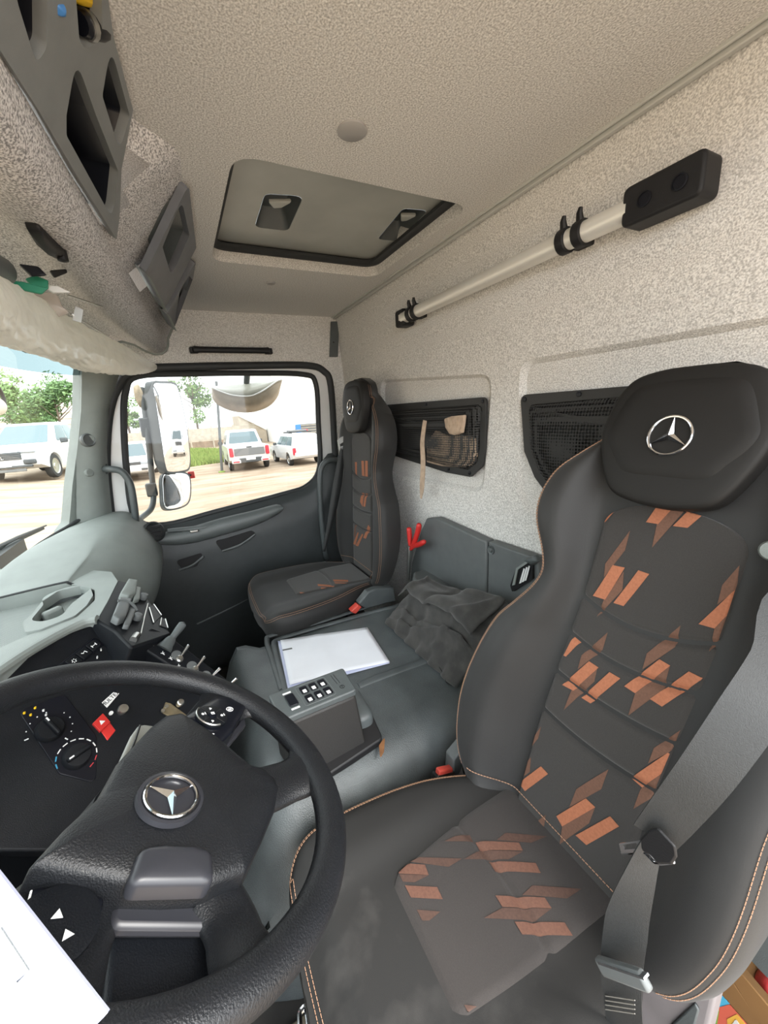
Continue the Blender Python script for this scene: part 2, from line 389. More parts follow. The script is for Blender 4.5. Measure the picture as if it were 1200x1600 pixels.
# ---- rear wall: fabric, two shallow panels pressed into it, upper part leaning in
def rw(x, z, d=0): return V((x, YR + d, z))
zk = 2.50
h1 = fillet([rw(.885, 2.385), rw(1.585, 2.435), rw(1.60, 2.02), rw(.925, 2.025)], .05, 6)
h2 = fillet([rw(.12, 2.40), rw(.785, 2.405), rw(.785, 2.045), rw(.735, 1.99), rw(.12, 1.99)], [.05, .045, .05, .03, .05], 6)
mb = MB(); mb.plate([rw(-.25, 1.0), rw(XW + .03, 1.0), rw(XW + .03, zk), rw(-.25, zk)], [h1, h2], (0, -.03, 0))
mb.prism([rw(-.25, zk), rw(XW + .03, zk), rw(XW + .03, ZC + .03, .016), rw(-.25, ZC + .03, .016)], (0, -.03, 0))
wall = struct(mb.build('wall_rear', M['headliner'], smooth=0), 'speckled fabric covering the rear wall of the cab')
for h in (h1, h2):
    c = sum(h, V()) / len(h)
    ins = [p + (c - p).normalized() * .018 + V((0, -.013, 0)) for p in h]
    mb = MB(); mb.loft([h, [lerp(a, b, .5) + V((0, .001, 0)) for a, b in zip(h, ins)], ins], True, False); mb.add(ins, [list(range(len(ins)))])
    mb.build('pressed_panel', M['headliner'], wall, smooth=60)
mb = MB()
for k, (dy, dz, w_) in enumerate(((0, 0, .012), (.012, .006, .006))):
    mb.box((.92, YR + .024 + dy, ZC - .006 + dz), (2.3, w_, .012))
struct(mb.build('trim_1', mk('seam_strip', (.46, .47, .45), .4), bevel=.002), 'thin pale strip along the roof seam above the rail')

# ---- side of the cab on the passenger side: header panel, pillar, corner strip
def sw(u, v, x=XW): return at(u, v, 0, x)
ap = [sw(174, 812), sw(166, 730), sw(170, 650), sw(186, 602), sw(216, 578), sw(300, 573), sw(400, 571), sw(480, 571), sw(506, 580), sw(517, 604), sw(523, 700), sw(529, 800), sw(533, 900), sw(538, 1010)]
ap_lo = [V((XW, ap[-1].y, 1.06)), V((XW, ap[0].y + .03, 1.06))]
apl = spline(ap, 5) + ap_lo
mb = MB()
wf_ = [V((XW, .37, .98)), V((XW, .37, 1.85))] + [V((XW, sw(u, v).y + .012, sw(u, v).z)) for u, v in ((166, 730), (168, 650), (180, 600), (188, 575))] + [V((XW, .20, ZC))]
mb.plate([V((XW, YR, .98))] + wf_ + [V((XW, YR, ZC))], [apl], (.03, 0, 0))
side = struct(mb.build('wall_right', M['headliner'], smooth=0), 'speckled fabric side lining above and behind the passenger door')
q = [sw(516, 503), sw(529, 503), sw(527, 558), sw(514, 558)]
mb = MB(); mb.prism([p + V((-.001, 0, 0)) for p in q], (-.012, 0, 0)); st = mb.build('corner_strip', M['slate'], side, bevel=.003)
mb = MB(); mb.lathe([(.004, 0), (.004, .003), (.001, .003)], sw(521, 535, XW - .013), (-1, 0, 0), 10); mb.build('screw', M['black'], st)
gh = thing('roof_grab_handle', sw(360, 547), 'flat black grab handle on the fabric above the passenger window', 'handle')
a, b = sw(299, 546, XW - .03), sw(424, 548, XW - .03)
mb = MB(); mb.tube([lerp(a, b, t) + V((.026 if t in (0, 1) else 0, 0, .0)) for t in (0, .04, .1, .3, .5, .7, .9, .96, 1)], [(.013, .008), (.015, .009)] + [(.013, .009)]*5 + [(.015, .009), (.013, .008)], 12, flat=(0, 0, 1))
mb.build('grip', M['black'], gh)
for e in (lerp(a, b, .03), lerp(a, b, .97)):
    mb = MB(); mb.box(e + V((.017, 0, 0)), (.026, .035, .026)); mb.build('end_mount', M['black'], gh, bevel=.004)

# ---- passenger door
door = struct(empty('door_1', (XW, -.22, 1.05)), 'passenger door with grey lower panel and large window')
door['category'] = 'door'
win = [sw(214, 808), sw(201, 740), sw(196, 660), sw(199, 613), sw(216, 590), sw(300, 586), sw(400, 585), sw(474, 587), sw(492, 600), sw(496, 660), sw(498, 728), sw(480, 757), sw(440, 771), sw(340, 797), sw(258, 818)]
winl = spline(win, 5, True)
cw = sum(winl, V()) / len(winl)
def grow(loop, d, dx=0):
    out = []; n = len(loop)
    for i, p in enumerate(loop):
        t = (loop[(i+1) % n] - loop[i-1]).normalized(); nn = t.cross(V((1, 0, 0)))
        if nn.dot(p - cw) < 0: nn = -nn
        out.append(p + nn * d + V((dx, 0, 0)))
    return out
# painted door frame between the two seals
mb = MB(); mb.plate([p + V((.012, 0, 0)) for p in apl], [grow(winl, .012, .012)], (.02, 0, 0))
mb.build('window_frame', M['white_paint'], door, smooth=0)
mb = MB(); mb.tube(grow(winl, .006, .004), (.016, .013), 10, True, flat=(1, 0, 0)); mb.build('window_seal', M['rubber'], door)
mb = MB(); mb.tube(spline(ap, 5), (.014, .017), 10, flat=(1, 0, 0)); mb.build('door_seal', M['rubber'], door)
mb = MB(); g = grow(winl, .004, .02); mb.add(g, [list(range(len(g)))])
pane = mb.build('window_2', M['glass'], door, smooth=0); pane['kind'] = 'structure'
# inner panel: sill, swelling belly
sill = [(.33, 1.895), (.24, 1.885), (.117, 1.868), (-.15, 1.89), (-.425, 1.922), (-.54, 1.945), (-.61, 1.985), (-.66, 2.06), (-.70, 2.10)]
def doorx(y, z, top):
    d = top - z
    x = XW - .004 - .045 * sst(0, .05, d) - .025 * sst(.03, .16, d)
    return x + .045 * sst(.25, .7, d)
def dfn(a, b):
    y = lerp(.34, -.735, a); top = sinterp([(-q[0], q[1]) for q in sill], -y)
    z = lerp(top, 1.06, b ** 1.6); return V((doorx(y, z, top), y, z))
mb = MB(); mb.grid(dfn, 60, 30); mdoor = mk('door_panel_plastic', (.040, .046, .048), .45, var=.06, bump=.3, bscale=700)
pan = mb.build('inner_panel', mdoor, door, smooth=50, solid=.015)
# armrest band
def dp(u, v, off=0):
    p = at(u, v, 0, 1.93); return p + V((-off, 0, 0))
def band(pts, r0, name, mat_, par, sq=1):
    P = spline(pts, 6); n = len(P)
    mb = MB(); mb.tube(P, [((r0[0] if isinstance(r0, tuple) else r0) * (.25 + .75*math.sin(math.pi*min(1, max(.06, i/(n-1))))**.5), (r0[1] if isinstance(r0, tuple) else r0)) for i in range(n)], 14, flat=(0, 0, 1))
    return mb.build(name, mat_, par)
marm = mk('armrest_plastic', (.10, .112, .112), .42, bump=.25, bscale=700)
band([dp(238, 842), dp(290, 838), dp(350, 822), dp(400, 808), dp(440, 792)], (.042, .035), 'armrest', marm, door)
band([dp(262, 828, .012), dp(310, 824, .014), dp(332, 818, .01)], (.012, .016), 'switch_ledge', marm, door)
mb = MB(); mb.box(dp(303, 827, .034), (.016, .035, .01)); mb.build('window_switch', M['steel'], door, bevel=.003)
# air nozzle at the front end of the armrest
noz = dp(240, 829, .03)
mb = MB(); mb.lathe([(.046, -.03), (.046, .012), (.038, .02), (.034, .012), (.001, .008)], noz, V((-.8, -.5, .35)), 24); nz = mb.build('air_nozzle', M['rubber'], door)
for k in range(4):
    mb = MB(); mb.box(noz + V((-.012, -.006, (k - 1.5) * .016 + .006)), (.01, .05, .005)); mb.build('louvre', M['black'], nz)
# handle recess and pull: dark pockets with a pale lip
for poly, lip in (([(274, 876), (300, 868), (318, 862), (308, 884), (286, 890)], [(280, 889), (300, 882), (318, 868)]),
                  ([(335, 845), (350, 842), (392, 829), (400, 832), (384, 846), (347, 861)], [(347, 860), (375, 850), (398, 834)])):
    P = fillet([dp(u, v, .008) for u, v in poly], .015)
    mb = MB(); mb.prism(P, (.02, 0, 0)); rr = mb.build('handle_pocket', M['black'], door)
    mb = MB(); mb.tube(spline([dp(u, v, .014) for u, v in lip], 6), (.005, .008), 8); mb.build('pull_lip', M['grey_plastic'], rr)
# lower seam strip of the door
mb = MB(); mb.tube(spline([sw(308, 975, 1.955), sw(360, 950, 1.955), sw(388, 935, 1.955), sw(450, 903, 1.955), sw(500, 878, 1.955)], 5), .006, 8); mb.build('lower_trim', M['slate'], door)
for nm, lab, pts in (('pillar_grab_handle', 'grey tubular grab handle on the windscreen side of the passenger window', [sw(160, 733, 1.97), sw(172, 733, 1.91), sw(190, 737, 1.90), sw(203, 755, 1.90), sw(209, 785, 1.90), sw(213, 818, 1.92), sw(214, 830, 1.96)]),
                     ('door_grab_handle', 'grey tubular grab handle beside the passenger seat belt', [sw(533, 717, 1.99), sw(527, 718, 1.92), sw(512, 720, 1.90), sw(503, 729, 1.90), sw(500, 750, 1.90), sw(501, 790, 1.90), sw(505, 840, 1.90), sw(509, 868, 1.93), sw(511, 872, 1.97)])):
    h = thing(nm, pts[0], lab, 'handle'); P = spline(pts, 7)
    mb = MB(); mb.tube(P, .0135, 12); mb.build('grip', M['slate'], h)
    for e in (P[0], P[-1]):
        mb = MB(); mb.box(e + V((.005, 0, 0)), (.03, .04, .045)); mb.build('foot', M['slate'], h, bevel=.008)

# ---- windscreen and its pillar
base = [(-.3, .66), (.2, .72), (.8, .72), (1.3, .675), (1.6, .60), (1.78, .525), (1.9, .435), (1.93, .39)]
topc = [(-.3, .40), (.2, .43), (.8, .43), (1.3, .40), (1.6, .365), (1.78, .33), (1.9, .285), (1.93, .265)]
def wsf(a, b):
    x = lerp(-.3, 1.925, a); zb = sinterp([(-.3, 1.84), (1.3, 1.84), (1.6, 1.865), (1.9, 1.945), (1.93, 1.97)], x)
    return V((x, sinterp(base, x), zb)).lerp(V((x, sinterp(topc, x), 2.60)), b)
mb = MB(); mb.grid(lambda a, b: wsf(a, b * .86), 50, 8); ws = mb.build('window_1', M['ws_glass'], smooth=80, recalc=False); struct(ws, 'curved windscreen with a blue green tint band')
mb = MB(); mb.grid(lambda a, b: wsf(a, .86 + b * .14), 50, 2); mb.build('tint_band', M['ws_band'], ws, smooth=80, recalc=False)
mb = MB(); mb.tube([wsf(i/50, 0) for i in range(51)] + [wsf(1, i/10) for i in range(1, 11)], .008, 8); mb.build('windscreen_seal', M['rubber'], ws)
A_out = [at(u, v, 0, 1.905) for u, v in ((131, 560), (128, 583), (127, 640), (121, 700), (113, 760), (110, 800), (108, 818), (96, 834))]
A_in = [at(u, v, 0, 1.985) for u, v in ((194, 566), (183, 596), (170, 640), (167, 700), (170, 750), (175, 800), (178, 820), (180, 838))]
def apf(a, b):
    k = a * 7; i = min(6, int(k)); t = k - i
    o = A_out[i].lerp(A_out[i+1], t); n = A_in[i].lerp(A_in[i+1], t)
    return o.lerp(n, b) + V((-.022, -.022, 0)) * math.sin(math.pi * b)
mb = MB(); mb.grid(apf, 28, 10); mb.loft([[apf(i/28, 0) for i in range(29)], [apf(i/28, 0) + V((.06, .04, 0)) for i in range(29)]], False, False)
pil = struct(mb.build('trim_2', M['dash_top'], smooth=60, recalc=False), 'grey green plastic windscreen pillar cover with a round tweeter')
nA = V((-.75, -.62, .1)).normalized()
for (u, v, r) in ((138, 686, .026), (140, 739, .016)):
    k = (v - 583) / 36; pc = None
    best = min(((apf(i/40, j/20) for i in range(41) for j in range(21))), key=lambda p: (p - EYE).normalized().angle(ray(u, v)))
    mb = MB(); mb.lathe([(r, -.01), (r, .006), (r*.85, .011), (r*.72, .006), (.001, .007)] if r > .02 else [(r, -.01), (r, .003), (r*.8, .006), (.001, .007)], best, nA, 24)
    mb.build('tweeter' if r > .02 else 'plug', M['grey_plastic'] if r > .02 else M['dash_top'], pil)

# ---- floor, bulkhead, threshold
mb = MB(); mb.box((.9, -.06, 1.03), (2.3, 1.6, .05)); struct(mb.build('floor', mk('cab_floor_mat', (.030, .028, .026), .85, var=.3, vscale=14)), 'dark cab floor in the footwells')
mb = MB(); mb.box((.95, .70, 1.44), (2.5, .03, .84)); struct(mb.build('wall_front', M['black']), 'dark front bulkhead under the dashboard')
mb = MB(); mb.box((-.17, -.74, 1.88), (.10, .16, 1.76)); struct(mb.build('wall_left', M['headliner'], bevel=.02), 'fabric covered door pillar behind the driver')
# ================================================================ overhead console along the windscreen header
def yL(x): return .10 - .085 * (x - .58)
def yT(x): return interp([(-.3, .02), (.66, .012), (.84, -.028), (.90, -.10), (1.30, -.118), (1.42, -.125), (1.75, -.12), (2.0, -.10)], x)
def hprof(x):
    l = yL(x); t = yT(x)
    return [V((x, y, z)) for y, z in ((t, 2.785), (lerp(t, l - .012, .33), 2.745), (lerp(t, l - .012, .66), 2.70), (l - .012, 2.66), (l - .008, 2.635), (l + .002, 2.615), (l + .02, 2.602), (l + .045, 2.60), (l + .075, 2.612), (l + .11, 2.635), (l + .15, 2.648), (l + .20, 2.64), (max(l + .24, .33), 2.60), (max(l + .26, .36), 2.585), (max(l + .34, .45), 2.60))]
nx = 92; xs = [lerp(-.3, 1.985, i / nx) for i in range(nx + 1)]
R = [hprof(x) for x in xs]; npf = len(R[0]); mb = MB(); Fh = []
for i in range(nx):
    for j in range(npf - 1):
        xm = (xs[i] + xs[i+1]) / 2
        if j < 3 and xm < .80 + .165 * ((j + .5) / 3): continue
        if j < 3 and 1.07 + .13 * (j + .5) / 3 < xm < 1.24 + .13 * (j + .5) / 3: continue
        Fh.append((i*npf + j, (i+1)*npf + j, (i+1)*npf + j + 1, i*npf + j + 1))
mb.add([p for r in R for p in r], Fh)
header = tag(mb.build('overhead_console', M['headliner_coarse'], smooth=60, recalc=False), 'overhead console covered in coarse speckled fabric above the windscreen', 'console')
t0, t1, t2 = at(0, 85, 2, 2.66), at(180, 370, 2, 2.66), at(205, 170, 2, 2.772)
tn = (t1 - t0).cross(t2 - t0).normalized()
if tn.y > 0: tn = -tn
tp = t0 + tn * .006
def tq(poly): return [onp(u, v, tp, tn) for u, v in poly]
outer = tq([(-130, -130), (0, 78), (60, 172), (120, 274), (182, 374), (187, 340), (190, 265), (208, 172), (178, 60), (150, -130)])
slots = [fillet(tq(s), .012) for s in ([(119, 92), (104, 180), (104, 212), (176, 343), (185, 268), (150, 180)], [(173, 72), (160, 150), (187, 236), (203, 182)], [(17, -30), (57, 100), (73, 76), (74, -30)], [(116, -40), (124, 62), (134, 78), (160, 60), (158, -40)])]
mb = MB(); mb.plate(outer, slots, -tn * .014); trim = mb.build('compartment_surround', M['console_plastic'], header, bevel=.003)
for s in slots:
    c = sum(s, V()) / len(s); dp_ = V((.0, .10, .012)); ins = [c + (p - c) * .93 + dp_ for p in s]
    mb = MB(); mb.loft([[p - tn*.013 for p in s], ins], True, False); mb.add(ins, [list(range(len(ins)))]); mb.build('open_compartment', M['gloss_black'], trim, recalc=False)
mb = MB(); mb.tube([lerp(slots[0][16], slots[0][22], t) + V((0, .02, .004)) for t in (0, .5, 1)], .004, 6); mb.build('shelf_edge', M['white_print'], trim)
# two shelf pockets towards the passenger side
A, B_, C_, D_ = V((.985, -.103, 2.776)), V((1.30, -.130, 2.776)), V((1.455, -.026, 2.652)), V((1.135, .006, 2.652))
def pocket(A, B_, C_, D_, hole_px, th=.016):
    n = (B_ - A).cross(D_ - A).normalized()
    if n.y > 0: n = -n
    A, B_, C_, D_ = [p + n*.008 for p in (A, B_, C_, D_)]; fr = [A, B_, C_, D_]; hl = fillet([onp(u, v, A, n) for u, v in hole_px], .015)
    mb = MB(); mb.plate(fillet(fr, .012), [hl], -n * th); o = mb.build('shelf_pocket', M['console_slate'], header, bevel=.003)
    c = sum(hl, V()) / len(hl); ins = [c + (p - c) * .9 + V((.0, .07, .015)) for p in hl]
    mb = MB(); mb.loft([[p - n*th for p in hl], ins], True, False); mb.add(ins, [list(range(len(ins)))]); mb.build('pocket_liner', M['slate'], o, recalc=False)
    mb = MB(); mb.prism([D_, C_, C_ + V((0, .02, .02)) + n*.0, D_ + V((0, .02, .02))], n * .012); mb.build('pocket_lip', M['dash_top'], o, bevel=.003)
    return o
pocket(A, B_, C_, D_, [(284, 312), (296, 368), (268, 432), (254, 386)])
pocket(V((1.395, -.133, 2.776)), V((1.56, -.13, 2.776)), V((1.75, -.05, 2.655)), V((1.50, -.03, 2.65)), [(297, 428), (290, 466), (276, 488), (281, 455)])
mb = MB(); e = [hprof(1.985)[k] for k in range(1, 12)]; mb.tube(e, .008, 8); mb.build('end_trim', M['dash_top'], header)

# things tucked into the header
t = thing('yellow_strap', onp(145, 5, tp, tn), 'yellow plastic piece lying in the overhead compartment by the roof', 'strap')
P = [onp(u, v, tp - tn*.0 + V((0, .012, 0)), tn) for u, v in ((118, -30), (121, 4), (140, 13), (162, 18), (169, 4), (170, -30))]
mb = MB(); mb.prism(P, V((0, .04, 0))); mb.build('body', M['yellow'], t, bevel=.006)
t = thing('black_torch', onp(148, 42, tp, tn), 'glossy black torch lying below the yellow piece overhead', 'torch')
a_, b_ = onp(124, 36, tp + V((0, .014, 0)), tn), onp(160, 46, tp + V((0, .014, 0)), tn)
mb = MB(); mb.tube([a_, lerp(a_, b_, .3), lerp(a_, b_, .7), b_], [.010, .013, .013, .011], 14); bd = mb.build('barrel', M['gloss_black'], t)
mb = MB(); mb.tube([lerp(a_, b_, .18), lerp(a_, b_, .38)], .0135, 14); mb.build('ring', M['steel'], bd)
t = thing('blue_cloth_piece', onp(68, 0, tp, tn), 'small blue item at the very top of the overhead compartment', 'item')
mb = MB(); mb.pillow(fillet([onp(u, v, tp + V((0, .02, 0)), tn) for u, v in ((60, -20), (62, 2), (74, 4), (75, -20))], .003), tn, .01, .01); mb.build('body', M['blue'], t)

# black clip on the speckled roll
cl = thing('visor_clip', V((1.02, .12, 2.60)), 'black plastic clip fixed to the speckled overhead console', 'clip')
P = [onp(u, v, V((.80, .115, 2.598)), V((0, .25, -1))) for u, v in ((38, 347), (60, 349), (78, 368), (100, 390), (92, 398), (72, 388), (52, 370))]
mb = MB(); mb.pillow(fillet(P, .004), (0, .0, -1), .012, .004); mb.build('body', M['black'], cl)
mb = MB(); mb.lathe([(.008, 0), (.008, .016), (.002, .018)], onp(95, 391, V((.80, .115, 2.598)), V((0, .25, -1))), (0, 0, -1), 12); mb.build('peg', M['black'], cl)

# rolled sun blind wrapped in plastic film
bl = thing('sun_blind', V((1.3, .15, 2.44)), 'milky plastic film wrapped sun blind hanging under the overhead console', 'sun blind')
path = spline([V((.02, .25, 2.50)), V((.30, .235, 2.50)), at(-90, 430, 0, .60), at(-40, 458, 0, .70), at(0, 484, 0, .82), at(60, 512, 0, 1.04), at(120, 538, 0, 1.34), at(175, 558, 0, 1.64), at(215, 569, 0, 1.82), at(243, 573, 0, 1.95)], 22)
rad = [(interp([(0, .034), (.22, .038), (.48, .05), (.68, .062), (.83, .05), (.92, .03), (1, .010)], i / (len(path)-1))) for i in range(len(path))]
rings = []
for i, p in enumerate(path):
    r = rad[i]; tdir = (path[min(i+1, len(path)-1)] - path[max(i-1, 0)]).normalized(); s1 = V((0, 0, 1)); s1 = (s1 - tdir*s1.dot(tdir)).normalized(); s2 = tdir.cross(s1)
    ring = []
    for j in range(72):
        a = 2*math.pi*j/72; q_ = V((i*.11 + math.sin(a)*.9, math.cos(a)*2.2 + i*.04, math.sin(a)*2.2)); wr = (1 - 2*abs(noise.noise(q_*1.1)))*.09 + (1 - 2*abs(noise.noise(q_*2.6 + V((5, 2, 1)))))*.045
        k = 1 + .05*math.sin(3*a + i*.12) + wr - .06
        ring.append(p + s1*(math.cos(a)*r*k) + s2*(math.sin(a)*r*.62*k))
    rings.append(ring)
mb = MB(); mb.loft(rings); mb.build('film_wrap', M['film'], bl, smooth=70)
for pts, r in (([at(98, 495, 0, 1.12) , at(158, 529, 0, 1.38)], .0022), ([at(92, 466, 0, 1.1), at(165, 488, 0, 1.45)], .0018)):
    mb = MB(); mb.tube([p + V((-.03, -.02, .0)) for p in pts], r, 6); mb.build('edge_wire', M['steel'], bl)
mb = MB(); mb.pillow(fillet([at(u, v, 0, 1.08) for u, v in ((40, 458), (88, 457), (98, 480), (110, 490), (80, 498), (50, 480))], .01), (-1, -.3, .2), .012); mb.build('loose_film', M['clear_film'], bl)
P = [at(u, v, 0, 1.10) for u, v in ((118, 478), (130, 484), (127, 504), (113, 500))]
mb = MB(); mb.prism(P, (.006, 0, 0)); mb.build('tape', M['steel'], bl)
gs = thing('green_card_bundle', at(60, 445, 0, .95), 'dark green plastic cards tucked above the wrapped sun blind', 'cards')
for poly, x, mt in (([(8, 437), (36, 440), (76, 450), (66, 460), (30, 452)], .93, 'green'), ([(40, 435), (55, 430), (76, 438), (76, 452), (58, 456)], .98, 'green'), ([(62, 444), (90, 446), (112, 457), (84, 458)], 1.0, 'white_print'), ([(30, 412), (60, 416), (74, 430), (50, 432)], .95, 'gloss_black'), ([(78, 422), (104, 420), (106, 426), (86, 434)], 1.02, 'black')):
    P = [at(u, v, 0, x) for u, v in poly]; mb = MB(); mb.prism(P, (.012, .004, .002)); mb.build('card', M[mt], gs, bevel=.002)
gt = thing('blind_tube', at(0, 420, 0, .80), 'grey tube end above the wrapped sun blind near the windscreen', 'tube')
mb = MB(); mb.tube([at(-70, 392, 0, .7) + V((0, .02, 0)), at(0, 415, 0, .84) + V((0, .02, 0)), at(24, 424, 0, .90) + V((0, .02, 0))], .022, 16); mb.build('body', M['slate'], gt)

# ================================================================ dashboard
ZD = 1.865
dash = thing('dashboard', V((1.2, .45, 1.06)), 'grey green and black dashboard with a storage tray and control panels', 'dashboard')
def dz(u, v, z=ZD): return at(u, v, 2, z)
edge = [dz(-60, 1092), dz(0, 1048), dz(50, 1015), dz(100, 987), dz(132, 972), dz(152, 968)]
outer = edge + [dz(168, 940), dz(184, 908), V((1.42, .262, ZD)), V((1.56, .40, ZD)), V((1.66, .585, ZD)), V((1.3, .672, ZD)), V((.9, .715, ZD)), V((.62, .70, ZD))]
tray = fillet([dz(-90, 1065), dz(0, 1012), dz(60, 985), dz(118, 966), dz(148, 938), dz(148, 922), dz(116, 914), dz(40, 893), dz(0, 889), dz(-60, 889)], .03)
mb = MB(); mb.plate(outer, [tray], (0, 0, -.045)); mb.build('top_shell', M['dash_top'], dash, bevel=.006, seg=3)
mb = MB(); tf = [V((p.x, p.y, ZD - .034)) for p in tray]; mb.prism(tf, (0, 0, -.006)); tr = mb.build('tray_mat', M['mat_ribbed'], dash)
mb = MB(); mb.tube(spline(edge, 6), .011, 10); mb.build('edge_roll', M['dash_top'], dash)
# cup holder island in the tray
isl = fillet([dz(36, 975), dz(50, 962), dz(66, 942), dz(92, 925), dz(128, 917), dz(142, 920), dz(146, 932), dz(136, 948), dz(118, 964), dz(64, 986), dz(40, 990)], .012)
cup = spline([dz(51, 970), dz(58, 960), dz(68, 947), dz(67, 938), dz(82, 928), dz(112, 918), dz(134, 919), dz(141, 922), dz(128, 933), dz(112, 946), dz(98, 962), dz(76, 971), dz(60, 973)], 5, True)
mb = MB(); mb.plate([p + V((0, 0, .004)) for p in isl], [[p + V((0, 0, .004)) for p in cup]], (0, 0, -.026)); ch = mb.build('cup_holder', M['dash_top'], dash, bevel=.004)
cc = sum(cup, V()) / len(cup)
mb = MB(); lo = [cc + (p - cc)*.92 + V((0, 0, -.055)) for p in cup]; mb.loft([[p + V((0, 0, -.018)) for p in cup], lo], True, False); mb.build('cup_wall', M['slate'], ch, recalc=False)
mb = MB(); mb.add(lo, [list(range(len(lo)))]); mb.build('cup_floor', mk('dusty_cup_floor', (.30, .27, .24), .9, var=.15), ch, recalc=False)
for (u, v, dx) in ((80, 950, 0), (118, 950, 0)):
    p = dz(u, v) + V((0, 0, -.028)); mb = MB(); mb.box(p, (.022, .045, .05), Matrix.Rotation(.7, 3, 'Z')); mb.build('cup_grip', M['dash_top'], ch, bevel=.007)

# facia turned to the driver
FT1, FT2, FL = at(0, 1050, 2, 1.855), at(150, 970, 2, 1.855), V((.90, .145, 1.655))
fn = (FT2 - FT1).cross(FL - FT1).normalized()
if fn.z < 0: fn = -fn
def fp(u, v, off=0): return onp(u, v, FT1 + fn * off, fn)
fax = (fp(160, 1130) - fp(60, 1130)).normalized()
P = [fp(u, v) for u, v in ((-120, 1150), (-60, 1096), (0, 1052), (50, 1020), (100, 992), (150, 974), (176, 982), (200, 1010), (345, 1105), (345, 1250), (200, 1330), (-120, 1330))]
mb = MB(); mb.prism(P, -fn * .03); fac = mb.build('facia', M['gloss_black'] if 0 else M['dash_dark'], dash, bevel=.004)
P = fillet([fp(u, v) for u, v in ((78, 1050), (146, 997), (162, 1008), (98, 1062))], .004)
mb = MB(); mb.prism(P, fn * .004); sw_ = mb.build('switch_strip', M['gloss_black'], dash, bevel=.0015)
q0, q1, q2, q3 = [fp(u, v, .004) for u, v in ((80, 1048), (146, 999), (160, 1009), (99, 1060))]
for k in range(4):
    a, b = (k + .06) / 4, (k + .94) / 4
    poly = [q0.lerp(q1, a).lerp(q3.lerp(q2, a), .1), q0.lerp(q1, b).lerp(q3.lerp(q2, b), .1), q0.lerp(q1, b).lerp(q3.lerp(q2, b), .9), q0.lerp(q1, a).lerp(q3.lerp(q2, a), .9)]
    mb = MB(); mb.prism(poly, fn * .004); s_ = mb.build('rocker_switch', M['dash_dark'], sw_, bevel=.001)
    c = sum(poly, V()) / 4 + fn * .0043; ex = (poly[1] - poly[0]).normalized(); ey = fn.cross(ex)
    mb = MB()
    if k == 1:
        for a_ in range(6):
            d = ex*math.cos(a_*math.pi/3) + ey*math.sin(a_*math.pi/3); mb.tube([c + d*.0025, c + d*.0048], .0009, 5)
    elif k == 2: mb.tube([c - ex*.005 + ey*.003, c - ex*.002, c + ex*.003 + ey*.003, c + ex*.005 - ey*.003], .0009, 5)
    elif k == 3:
        mb.tube([c - ex*.005, c + ex*.005], .0009, 5); mb.tube([c - ex*.005 - ey*.003, c - ex*.005 + ey*.003], .0009, 5); mb.tube([c + ex*.005 - ey*.003, c + ex*.005 + ey*.003], .0009, 5)
    else: mb.tube([c - ex*.003, c + ex*.003], .0009, 5)
    mb.build('switch_symbol', M['white_print'], sw_)
for (u, v) in ((158, 1015), (152, 1027)):
    mb = MB(); mb.box(fp(u, v, .002), (.006, .002, .004)); mb.build('marking', M['white_print'], fac)
# heater panel with two knobs
P = fillet([fp(u, v) for u, v in ((28, 1112), (100, 1085), (150, 1150), (150, 1225), (92, 1210))], .01)
mb = MB(); mb.prism(P, fn * .003); hp = mb.build('heater_panel', M['gloss_black'], dash, bevel=.001)
fay = fn.cross(fax)
for (u, v, rr) in ((78, 1140, .024), (120, 1182, .024)):
    c = fp(u, v, .003); kd = (fp(u + 12, v + 14) - c).normalized() if rr and u < 100 else (fp(u + 14, v - 9) - c).normalized()
    kd = (kd - fn*kd.dot(fn)).normalized()
    mb = MB(); mb.lathe([(rr, 0), (rr*.95, .006), (rr*.82, .010), (.001, .011)], c, fn, 28); kn = mb.build('rotary_knob', M['dash_dark'], hp)
    rt = Matrix((kd, fn.cross(kd), fn)).transposed()
    mb = MB(); mb.box(c + fn*.015, (rr*1.7, .008, .012), rt); kb = mb.build('grip_bar', M['dash_dark'], kn, bevel=.003)
    mb = MB(); mb.box(c + fn*.0215 - kd*rr*.6, (.008, .0025, .001), rt); mb.build('pointer', M['white_print'], kn)
    for k in range(11):
        ang = math.radians(-30 + k * 24); d = fax*math.cos(ang) + fay*math.sin(ang)
        rt2 = Matrix((d, fn.cross(d), fn)).transposed()
        if u > 100:
            rt2 = Matrix((fn.cross(d), d, fn)).transposed()
            mb = MB(); mb.box(c + d*rr*1.32 + fn*.0004, (.0085, .0018, .0008), rt2); mb.build('scale_mark', M['red_print'] if k < 2 else M['cyan_print'] if k > 8 else M['white_print'], hp)
        elif k not in (5,):
            mb = MB(); mb.box(c + d*rr*1.45 + fn*.0004, ((.006 if k % 5 == 0 else .0018), .0018, .0008), rt2); mb.build('scale_mark', M['white_print'], hp)
for (u, v, mt) in ((38, 1114, 'yellow'), (48, 1117, 'yellow'), (55, 1106, 'yellow'), (68, 1110, 'white_print'), (72, 1117, 'white_print')):
    mb = MB(); mb.box(fp(u, v, .0035), (.004, .003, .003)); mb.build('indicator', M[mt], hp)
